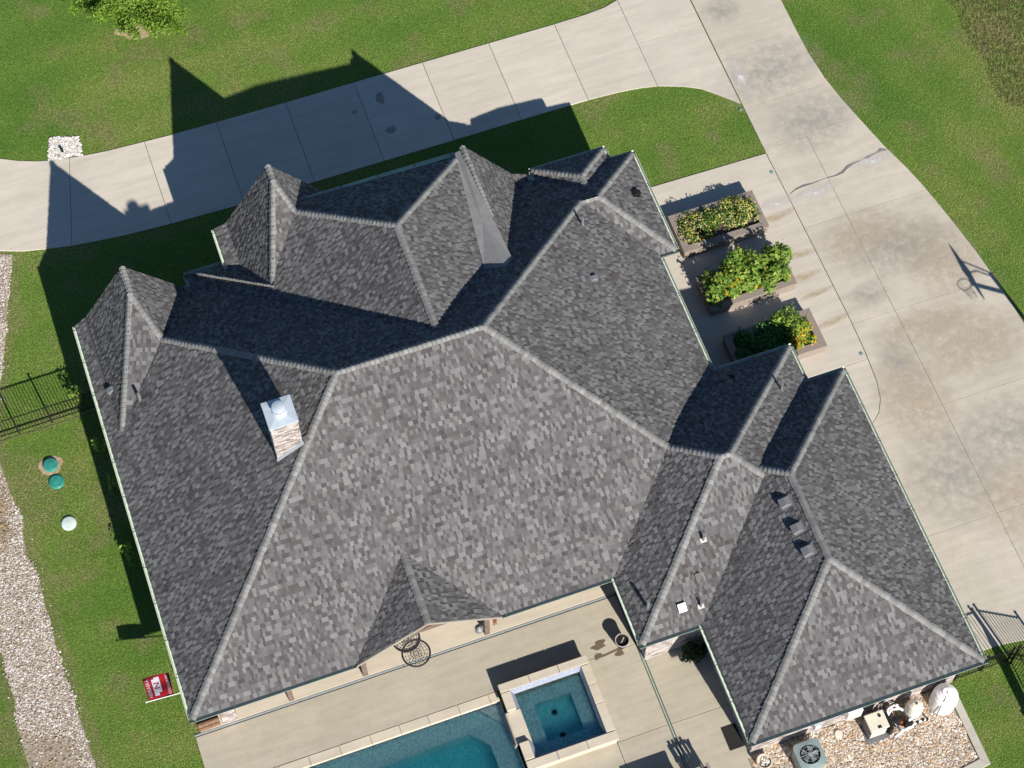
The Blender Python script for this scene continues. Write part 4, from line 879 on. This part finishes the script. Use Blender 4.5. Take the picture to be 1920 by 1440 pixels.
# ------------------------------------------------------------------ fences
def fence(p, q, ht, npost, label, group=None, sp=.107):
    p, q = V(*p, 0), V(*q, 0); d = (q - p).normalized(); L = (q - p).length
    t = thing('iron_fence', tuple(p), label, 'fence', group)
    w = d.cross(V(0, 0, 1))
    def bar(mb, a, b_, hw, z0, z1):
        c_ = [a + w * hw, b_ + w * hw, b_ - w * hw, a - w * hw]; mb.prism([(k.x, k.y) for k in c_], z0, z1)
    for z in (.13, ht - .09): r_ = MB(); bar(r_, p, q, .013, z, z + .035); r_.build('rail', dark_m, t)
    pk = MB(); a = d * .009
    pk.prism([(-.009, -.009), (.009, -.009), (.009, .009), (-.009, .009)], .08, ht - .03); pkm = pk.mesh('picket', dark_m)
    po = MB(); po.prism([(-.028, -.028), (.028, -.028), (.028, .028), (-.028, .028)], -.1, ht + .06); po.prism([(-.036, -.036), (.036, -.036), (.036, .036), (-.036, .036)], ht + .06, ht + .08); pom = po.mesh('post', dark_m)
    ang = math.atan2(d.y, d.x)
    def put(me, nm, c_):
        o_ = bpy.data.objects.new(nm, me); C.objects.link(o_); o_.parent = t; o_.location = c_ - p; o_.rotation_euler = (0, 0, ang)
    posts = [p + d * x_ for x_ in npost]
    for c_ in posts: put(pom, 'post', c_)
    k = int(L / sp)
    for i in range(k):
        c_ = p + d * ((i + .5) * L / k)
        if min((c_ - b_).length for b_ in posts) > .05: put(pkm, 'picket', c_)
    return t
fence((.38, 12.87), (-6.5, 12.80), 1.2, [.06, 2.2, 3.37, 4.54, 5.71], 'black iron fence between the side wall and the gravel strip')
for i in range(2):
    c_ = MB(); c_.box(-6.5 if i else -3.6, 12.72, -.05, -3.62 if i else .35, 12.75, .0); 
    o_ = c_.build('fence_kerb', soilm); o_['kind'] = 'structure'
fence((23.3, -6.05), (25.25, -6.05), 1.25, [.06, 1.0, 1.92], 'short black iron fence at the corner of the garage')
fence((25.3, -6.1), (25.3, -12.5), 1.25, [.06, 1.9, 3.8, 5.7], 'black iron fence running down beside the rear lawn')
fence((25.36, -6.02), (26.6, -6.75), 1.25, [.06, 1.4], 'black iron gate leaf standing open at the fence corner')

# ------------------------------------------------------------------ septic lids
def lid(x, y, r_, mat, label, z=.05, ring=0):
    t = thing('round_lid', (x, y, 0), label, 'lid', 'round plastic lids in the lawn')
    MB().lathe((x, y, 0), [(r_ + .02, -.05), (r_ + .02, z * .6), (r_, z), (r_ * .85, z + .012), (r_ * .15, z + .03)], 28).build('cover', mat, t)
    for k in range(6):
        a = k * math.pi / 3; MB().lathe((x + math.cos(a) * r_ * .9, y + math.sin(a) * r_ * .9, z), [(.015, 0), (.015, .015)], 6).build('bolt', mat, t)
    if ring: m_ = MB(); m_.prism(blob(x, y, ring, ring, seed=8, w=.18), -.03, .0); m_.build('bare_ring', dirt_m, t)
lid(-2.26, 11.26, .235, green_lid_m, 'green round lid in a ring of bare dirt', .09, .38)
lid(-2.22, 10.59, .245, green_lid_m, 'green round lid just below the one in bare dirt')
lid(-2.20, 8.96, .235, pale_lid_m, 'pale whitish green round lid in the lawn')
for i, (x, y) in enumerate(((25.36, 16.75), (25.36, 13.83), (25.38, 5.86))):
    t = thing('drain_cap', (x, y, .02), ['small green drain cap at the lawn tip beside the drive', 'small green drain cap beside the first planter', 'small green drain cap where the joint curves to garage'][i], 'drain cap', 'green drain caps along the drive joint')
    MB().lathe((x, y, .02), [(.07, 0), (.07, .012), (.05, .016)], 16).build('grate', plain('drain_green', (.17, .25, .22), .6) if i == 0 else MATS['drain_green'], t)

# ------------------------------------------------------------------ flag on its pole
flag = thing('flag', (-.2, 1.3, 1.7), 'red flag with white lettering flying from a short pole at the side wall', 'flag')
MB().tube([(.4, 1.32, 1.62), (-1.22, 1.33, 1.86)], .014, 8).build('pole', white_m, flag)
MB().lathe((-1.24, 1.33, 1.84), [(.02, 0), (.03, .02), (.02, .045)], 10).build('finial', white_m, flag)
MB().box(.34, 1.26, 1.56, .4, 1.38, 1.68).build('bracket', dark_m, flag)
def fl_pt(u, v, off=0.):
    zc = 1.70 + .16 * v; x_ = -.37 - .78 * v - .06 * u * (v - .3); y_ = 1.34 + .84 * u + .03 * math.sin(v * 3) * u
    z_ = zc - .24 * u ** 1.3 + .03 * math.sin(u * 7 + v * 2) * (.3 + u) 
    return V(x_, y_, z_ + off)
fm = MB(); nu, nv = 26, 18
g_ = [[fl_pt(i / nu, j / nv) for j in range(nv + 1)] for i in range(nu + 1)]
for i in range(nu):
    for j in range(nv): fm.face([g_[i][j], g_[i + 1][j], g_[i + 1][j + 1], g_[i][j + 1]])
cl_ = fm.build('cloth', redcloth, flag)
def flag_text(body, u0, v0, ht, width, mat, off):
    cu = bpy.data.curves.new('lettering', 'FONT'); cu.body = body; cu.size = 1; cu.resolution_u = 2; o_ = bpy.data.objects.new('tmp', cu); C.objects.link(o_)
    bpy.context.view_layer.update(); me = bpy.data.meshes.new_from_object(o_.evaluated_get(bpy.context.evaluated_depsgraph_get())); bpy.data.objects.remove(o_)
    bm = bmesh.new(); bm.from_mesh(me); bmesh.ops.triangulate(bm, faces=bm.faces[:]); bmesh.ops.subdivide_edges(bm, edges=[e for e in bm.edges if e.calc_length() > .2], cuts=2); bm.to_mesh(me); bm.free()
    xs_ = [v.co.x for v in me.vertices]; ys_ = [v.co.y for v in me.vertices]
    for v in me.vertices:
        u = u0 + (v.co.x - min(xs_)) / (max(xs_) - min(xs_)) * width; w = v0 + (v.co.y - min(ys_)) / (max(ys_) - min(ys_)) * ht; v.co = fl_pt(u, w, off)
    me.materials.clear(); me.materials.append(mat); o2 = bpy.data.objects.new('lettering', me); C.objects.link(o2); o2.parent = cl_; o2.matrix_parent_inverse = parent_inv(cl_)
flag_text('NEBRASKA', .10, .80, .14, .80, whitecloth, .004)
flag_text('CORNHUSKERS', .06, .06, .11, .88, whitecloth, .004)
em = MB()
def subq(p, k=6):     # patch of the emblem laid on the cloth
    (u0, v0), (u1, v1) = p
    for i in range(k):
        for j in range(k):
            a = [(u0 + (u1 - u0) * (i + x_) / k, v0 + (v1 - v0) * (j + y_) / k) for x_, y_ in ((0, 0), (1, 0), (1, 1), (0, 1))]; em.face([fl_pt(u, v, .004) for u, v in a])
subq(((.24, .40), (.84, .70))); subq(((.12, .52), (.24, .70))); subq(((.84, .40), (.91, .60)))
em.build('emblem', whitecloth, cl_)
flag_text('N', .42, .44, .22, .26, redcloth, .009)

# ------------------------------------------------------------------ basketball hoop beside the drive
bh = thing('basketball_hoop', (31.8, 2.1, 0), 'basketball hoop standing beside the side drive', 'basketball hoop')
MB().tube([(31.85, 2.12, 0), (31.85, 2.12, 3.15)], .075, 12).build('pole', dark_m, bh)
MB().tube([(31.85, 2.12, 2.62), (31.17, 2.12, 2.98)], .06, 10).build('arm', dark_m, bh)
for dy in (-.08, .08): MB().tube([(31.85, 2.12 + dy, 3.12), (31.5, 2.12 + dy * 1.3, 3.38), (31.17, 2.12 + dy * 3.4, 3.5)], .022, 8).build('arm', dark_m, bh)
MB().box(31.125, 1.57, 2.95, 31.16, 2.76, 3.76).build('backboard', white_m, bh)
MB().torus((30.76, 2.2, 3.05), .235, .012, 32, 6).build('rim', rust_m, bh)
MB().box(30.99, 2.1, 3.0, 31.12, 2.3, 3.08).build('rim_bracket', rust_m, bh)
nt_ = MB()
for k in range(12):
    a = k * math.pi / 6; nt_.tube([(30.76 + .23 * math.cos(a), 2.2 + .23 * math.sin(a), 3.05), (30.76 + .15 * math.cos(a + .26), 2.2 + .15 * math.sin(a + .26), 2.85), (30.76 + .12 * math.cos(a), 2.2 + .12 * math.sin(a), 2.65)], .004, 4)
for zz_, rr_ in ((2.95, .18), (2.85, .15), (2.75, .135)): nt_.torus((30.76, 2.2, zz_), rr_, .003, 20, 4)
nt_.build('net', white_m, bh)

# ------------------------------------------------------------------ patio things
sw = thing('saucer_swing', (7.29, .5, .5), 'round black net swing hanging under the patio gable', 'swing')
MB().torus((7.29, .5, .5), .45, .032, 40, 8).build('ring', rope_m, sw)
nw = MB()
for rr_ in (.09, .18, .27, .36): nw.torus((7.29, .5, .47 + rr_ * .06), rr_, .007, 28, 4)
for k in range(16):
    a = k * math.pi / 8; nw.tube([(7.29 + .05 * math.cos(a), .5 + .05 * math.sin(a), .47), (7.29 + .44 * math.cos(a), .5 + .44 * math.sin(a), .5)], .006, 4)
for k in range(-2, 3):
    o_ = k * .07; nw.tube([(7.29 - .2, .5 + o_, .475), (7.29 + .2, .5 + o_, .475)], .006, 4); nw.tube([(7.29 + o_, .3, .475), (7.29 + o_, .7, .475)], .006, 4)
nw.build('net', rope_m, sw)
for k in range(4):
    a = k * math.pi / 2 + .75; MB().tube([(7.29 + .45 * math.cos(a), .5 + .45 * math.sin(a), .5), (7.29 + .04 * math.cos(a), .55 + .04 * math.sin(a), 2.42)], .008, 5).build('rope', rope_m, sw)
fd = thing('hanging_feeder', (9.42, .42, .9), 'dark round hanging feeder just left of the patio post', 'feeder')
MB().lathe((9.42, .42, .85), [(.03, 0), (.13, .02), (.11, .06), (.10, .2), (.14, .22), (.05, .30), (.01, .33)], 18).build('body', ventm, fd); MB().tube([(9.42, .42, 1.15), (9.45, .5, 2.5)], .005, 5).build('cord', dark_m, fd)
wc = thing('hanging_ornament', (9.98, .45, .8), 'reddish brown hanging ornament just right of the patio post', 'ornament')
for k in range(6): a = k * math.pi / 3; MB().tube([(9.98 + .05 * math.cos(a), .48 + .05 * math.sin(a), 1.25), (9.98 + .05 * math.cos(a), .48 + .05 * math.sin(a), .75 + .05 * (k % 3))], .014, 6).build('tube', rust_m, wc)
MB().lathe((9.98, .48, 1.26), [(.08, 0), (.08, .02)], 14).build('disc', rust_m, wc); MB().tube([(9.98, .48, 1.28), (9.95, .5, 2.45)], .004, 4).build('cord', dark_m, wc)
dp = thing('glazed_pot', (13.72, -1.28, 0), 'large dark round pot at the wall corner beside the spa', 'pot')
MB().lathe((13.70, -1.33, .02), [(.13, 0), (.17, .1), (.21, .3), (.22, .42), (.235, .44), (.235, .47), (.20, .47), (.19, .40)], 26).build('pot_body', dkpot_m, dp)
MB().torus((13.70, -1.33, .49), .225, .018, 28, 6).build('rim', pipe_m, dp); MB().tube([(13.70, -1.33, .42), (13.76, -1.30, .62), (13.64, -1.4, .5)], .012, 6).build('spout', pipe_m, dp)
mt = thing('door_mat', (15.9, -5.4, .02), 'black rectangular mat on the deck by the garage wall', 'mat')
MB().box(15.67, -5.80, .021, 16.17, -5.0, .035).build('mat_body', matm, mt, bevel=.004)
for i in range(10): MB().box(15.70, -5.77 + i * .077, .0352, 16.14, -5.735 + i * .077, .040).build('rib', matm, mt)
lg = thing('log_store', (.35, .6, 0), 'split brown logs stacked under the roof corner', 'logs')
for k, (y, z) in enumerate(((.52, .09), (.70, .09), (.61, .24), (.78, .25), (.55, .39))): MB().tube([(.0 + .02 * (k % 2), y, z + .02), (.68, y + .01, z + .02)], [.085, .078], 9).build('log', log_m, lg)
bk = thing('stone_block', (12.6, -6.3, 0), 'low cream stone block at the bottom edge beside the chair', 'stone block')
MB().box(12.35, -7.2, .021, 13.82, -5.92, .44).build('base', coping_m, bk); MB().box(12.3, -7.25, .441, 13.86, -5.88, .52).build('top', coping_m, bk, bevel=.01)
ch = thing('patio_chair', (14.45, -6.25, 0), 'weathered grey wooden chair at the bottom edge of the deck', 'chair')
cx_, cy_ = 14.42, -6.35
for i in range(5): MB().box(cx_ - .27 + i * .11, cy_ - .25, .42, cx_ - .17 + i * .11, cy_ + .25, .445).build('seat_slat', oldwood_m, ch)
for dx in (-.3, .27):
    MB().box(cx_ + dx, cy_ + .18, .021, cx_ + dx + .04, cy_ + .24, .66).build('leg', oldwood_m, ch); MB().box(cx_ + dx, cy_ - .3, .021, cx_ + dx + .04, cy_ - .24, 1.0).build('leg', oldwood_m, ch)
    MB().box(cx_ + dx - .03, cy_ - .28, .661, cx_ + dx + .07, cy_ + .28, .69).build('armrest', oldwood_m, ch); MB().box(cx_ + dx, cy_ - .24, .36, cx_ + dx + .035, cy_ + .18, .415).build('side_rail', oldwood_m, ch)
for i in range(4): MB().box(cx_ - .24 + i * .13, cy_ - .30, .45, cx_ - .15 + i * .13, cy_ - .27, 1.12).build('back_slat', oldwood_m, ch)
MB().box(cx_ - .3, cy_ - .27, .95, cx_ + .31, cy_ - .235, 1.02).build('back_rail', oldwood_m, ch)

# ------------------------------------------------------------------ equipment behind the garage
ac = thing('air_conditioner', (17.8, -7.0, 0), 'grey green air conditioning unit with a round fan grille', 'air conditioner')
am = MB(); cx_, cy_ = 17.82, -6.95
def rrect(w, r_, n=5):
    out = []
    for qx, qy, a0_ in ((1, 1, 0), (-1, 1, 90), (-1, -1, 180), (1, -1, 270)):
        for k in range(n + 1):
            a = math.radians(a0_ + 90 * k / n); out.append((cx_ + qx * (w - r_) + r_ * math.cos(a), cy_ + qy * (w - r_) + r_ * math.sin(a)))
    return out
am.prism(rrect(.42, .14), .05, .80); am.build('cabinet', acm, ac)
tp = MB(); outer = rrect(.44, .15); nn = len(outer)
inner = [(cx_ + .33 * math.cos(2 * math.pi * k / nn + .13), cy_ + .33 * math.sin(2 * math.pi * k / nn + .13)) for k in range(nn)]
for k in range(nn):
    j = (k + 1) % nn
    tp.face([(*outer[k], .86), (*outer[j], .86), (*inner[j], .89), (*inner[k], .89)]); tp.face([(*outer[k], .80), (*outer[j], .80), (*outer[j], .86), (*outer[k], .86)]); tp.face([(*inner[k], .89), (*inner[j], .89), (*inner[j], .81), (*inner[k], .81)])
tp.build('top_cover', acm, ac)
MB().lathe((cx_, cy_, .801), [(.32, 0), (.32, .004)], 26).build('fan_well', dark_m, ac)
for k in range(5):
    a = k * 2 * math.pi / 5; fb = MB()
    P = lambda r_, t_, z_: (cx_ + r_ * math.cos(a + t_), cy_ + r_ * math.sin(a + t_), z_)
    fb.face([P(.06, -.5, .815), P(.27, -.42, .812), P(.29, .30, .85), P(.06, .5, .845)]); fb.build('fan_blade', plain('fan_blade_grey', (.20, .21, .22), .4) if k == 0 else MATS['fan_blade_grey'], ac)
MB().lathe((cx_, cy_, .82), [(.075, 0), (.075, .06), (.05, .07)], 16).build('fan_hub', acm, ac)
gw = MB()
for k in range(8): a = k * math.pi / 4; gw.tube([(cx_ + .06 * math.cos(a), cy_ + .06 * math.sin(a), .892), (cx_ + .335 * math.cos(a), cy_ + .335 * math.sin(a), .895)], .006, 4)
for rr_ in (.15, .25): gw.torus((cx_, cy_, .893), rr_, .0035, 28, 4)
gw.build('fan_guard', acm, ac)
wb_ = thing('breaker_box', (18.35, -6.17, 0), 'small grey disconnect box on the garage wall above the air conditioner', 'electrical box'); MB().box(18.28, -6.26, .7, 18.5, -6.10, 1.05).build('box_body', metal_m, wb_, bevel=.01); MB().tube([(18.39, -6.14, .7), (18.39, -6.14, .15), (18.1, -6.6, .12)], .018, 7).build('conduit', white_m, wb_)
pn = thing('control_panel', (19.8, -6.2, 0), 'pale wall cabinet beside the pool heater', 'electrical box'); MB().box(19.35, -6.32, .75, 19.85, -6.10, 1.35).build('cabinet', white_m, pn, bevel=.01); MB().box(19.38, -6.335, .78, 19.82, -6.321, 1.32).build('door', cream_m, pn)
ht_ = thing('pool_heater', (20.2, -6.7, 0), 'boxy cream pool heater on the gravel', 'pool heater')
MB().box(19.92, -6.95, .06, 20.50, -6.42, .84).build('cabinet', plain('dark_grey_panel', (.09, .09, .1), .5), ht_); MB().box(19.89, -6.98, .841, 20.53, -6.39, .92).build('lid', cream_m, ht_, bevel=.02)
MB().box(20.16, -6.93, .921, 20.28, -6.85, .935).build('display', dark_m, ht_); MB().box(19.95, -6.962, .2, 20.47, -6.951, .7).build('front_panel', cream_m, ht_)
MB().lathe((20.35, -6.55, .92), [(.05, 0), (.05, .03)], 12).build('vent_cap', dark_m, ht_)
MB().box(19.86, -7.1, -.01, 20.62, -6.4, .055).build('pad', plain('equipment_pad', (.16, .16, .17), .9), ht_)
ft = thing('filter_tank', (21.6, -6.62, 0), 'cream domed filter tank standing between heater and white tank', 'filter tank')
MB().lathe((21.58, -6.62, 0), [(.20, 0), (.26, .08), (.27, .2), (.27, .48)], 28).build('lower_shell', cream_m, ft); MB().lathe((21.58, -6.62, 0), [(.285, .48), (.285, .53)], 28).build('clamp_band', metal_m, ft)
MB().lathe((21.58, -6.62, 0), [(.27, .53), (.265, .75), (.22, .95), (.12, 1.04), (.06, 1.06)], 28).build('upper_shell', cream_m, ft); MB().tube([(21.58, -6.62, 1.05), (21.58, -6.62, 1.16)], [.035, .025], 8).build('gauge', dark_m, ft)
dt = thing('white_tank', (22.62, -6.62, 0), 'large white domed tank at the end of the gravel bed', 'tank')
MB().lathe((22.64, -6.62, 0), [(.41, 0), (.42, .05), (.42, .66), (.40, .84), (.33, .98), (.21, 1.06), (.14, 1.08)], 36).build('shell', white_m, dt); MB().lathe((22.64, -6.62, 0), [(.15, 1.08), (.15, 1.12), (.03, 1.13)], 24).build('lid', white_m, dt)
st_ = MB(); st_.tube([(22.64, -6.62, 1.14), (22.44, -6.83, 1.02), (22.31, -6.93, .75), (22.29, -6.96, .1)], .014, 6); st_.build('hose', dark_m, dt)
for z in (.3, .6): MB().lathe((22.64, -6.62, 0), [(.424, z), (.424, z + .03)], 36).build('rib', white_m, dt)
pg = thing('pump_pipes', (21.0, -6.7, 0), 'tangle of white pool pipes, pumps and valves between heater and filter', 'pipework')
for pts in ([(20.55, -6.5, .3), (20.75, -6.5, .3), (20.95, -6.35, .35), (21.25, -6.45, .4), (21.35, -6.55, .4)], [(20.75, -6.45, .35), (20.80, -6.35, .55), (21.05, -6.30, .55), (21.25, -6.55, .5)], [(20.72, -7.2, .25), (21.0, -7.1, .28), (21.4, -7.08, .28)], [(21.05, -7.12, .35), (21.5, -7.02, .35), (21.95, -7.0, .3), (22.0, -7.0, .05)], [(20.9, -6.55, .15), (20.95, -6.9, .2), (20.98, -7.15, .25)], [(21.3, -6.9, .1), (21.3, -6.9, .5), (21.6, -6.85, .5)]):
    MB().tube(pts, .04, 9).build('pipe', white_m, pg)
for x, y in ((20.98, -6.72), (21.3, -6.95)):
    MB().lathe((x, y, .04), [(.12, 0), (.12, .05), (.10, .06), (.10, .3), (.13, .31), (.13, .35), (.05, .37)], 16).build('pump_basket', dark_m, pg)
MB().tube([(21.05, -6.85, .18), (21.25, -6.75, .18)], .09, 12).build('pump_motor', rust_m, pg); MB().tube([(20.7, -6.8, .3), (20.95, -6.62, .3)], .085, 12).build('pump_motor', dark_m, pg)
for x, y, z in ((21.55, -7.02, .36), (21.75, -7.0, .36), (21.1, -6.35, .56), (21.0, -7.1, .3), (21.9, -7.02, .3)): MB().lathe((x, y, z), [(.055, -.03), (.055, .04), (.03, .05), (.03, .09)], 10).build('valve', dark_m if x > 21.5 else white_m, pg)
for x0, y0, x1, y1 in ((20.60, -7.05, 20.68, -6.45),): MB().box(x0, y0, .1, x1, y1, .72).build('salt_cell_board', dark_m, pg)
MB().lathe((20.72, -6.28, .6), [(.09, 0), (.1, .02), (.1, .28), (.06, .34)], 16).build('timer_housing', dark_m, pg)
rp = thing('stone_pot', (16.47, -6.5, 0), 'small round pot of pale rocks by the garage corner', 'pot')
MB().lathe((16.5, -6.55, 0), [(.15, 0), (.21, .12), (.235, .30), (.25, .31), (.25, .34), (.215, .34), (.20, .24)], 24).build('pot_body', coping_m, rp)
pebbles(blob(16.5, -6.55, .19, .19, w=.02), 260, .03, .05, WPEB, 'rocks', rp, .28)
for i, (x, y) in enumerate(((18.9, -6.35), (18.95, -6.55))):
    pass
ct = thing('valve_box', (19.1, -6.42, 0), 'pale plastic box half buried in gravel near the wall', 'valve box'); MB().lathe((19.12, -6.45, 0), [(.14, -.02), (.13, .06), (.11, .075)], 14).build('lid', cream_m, ct)
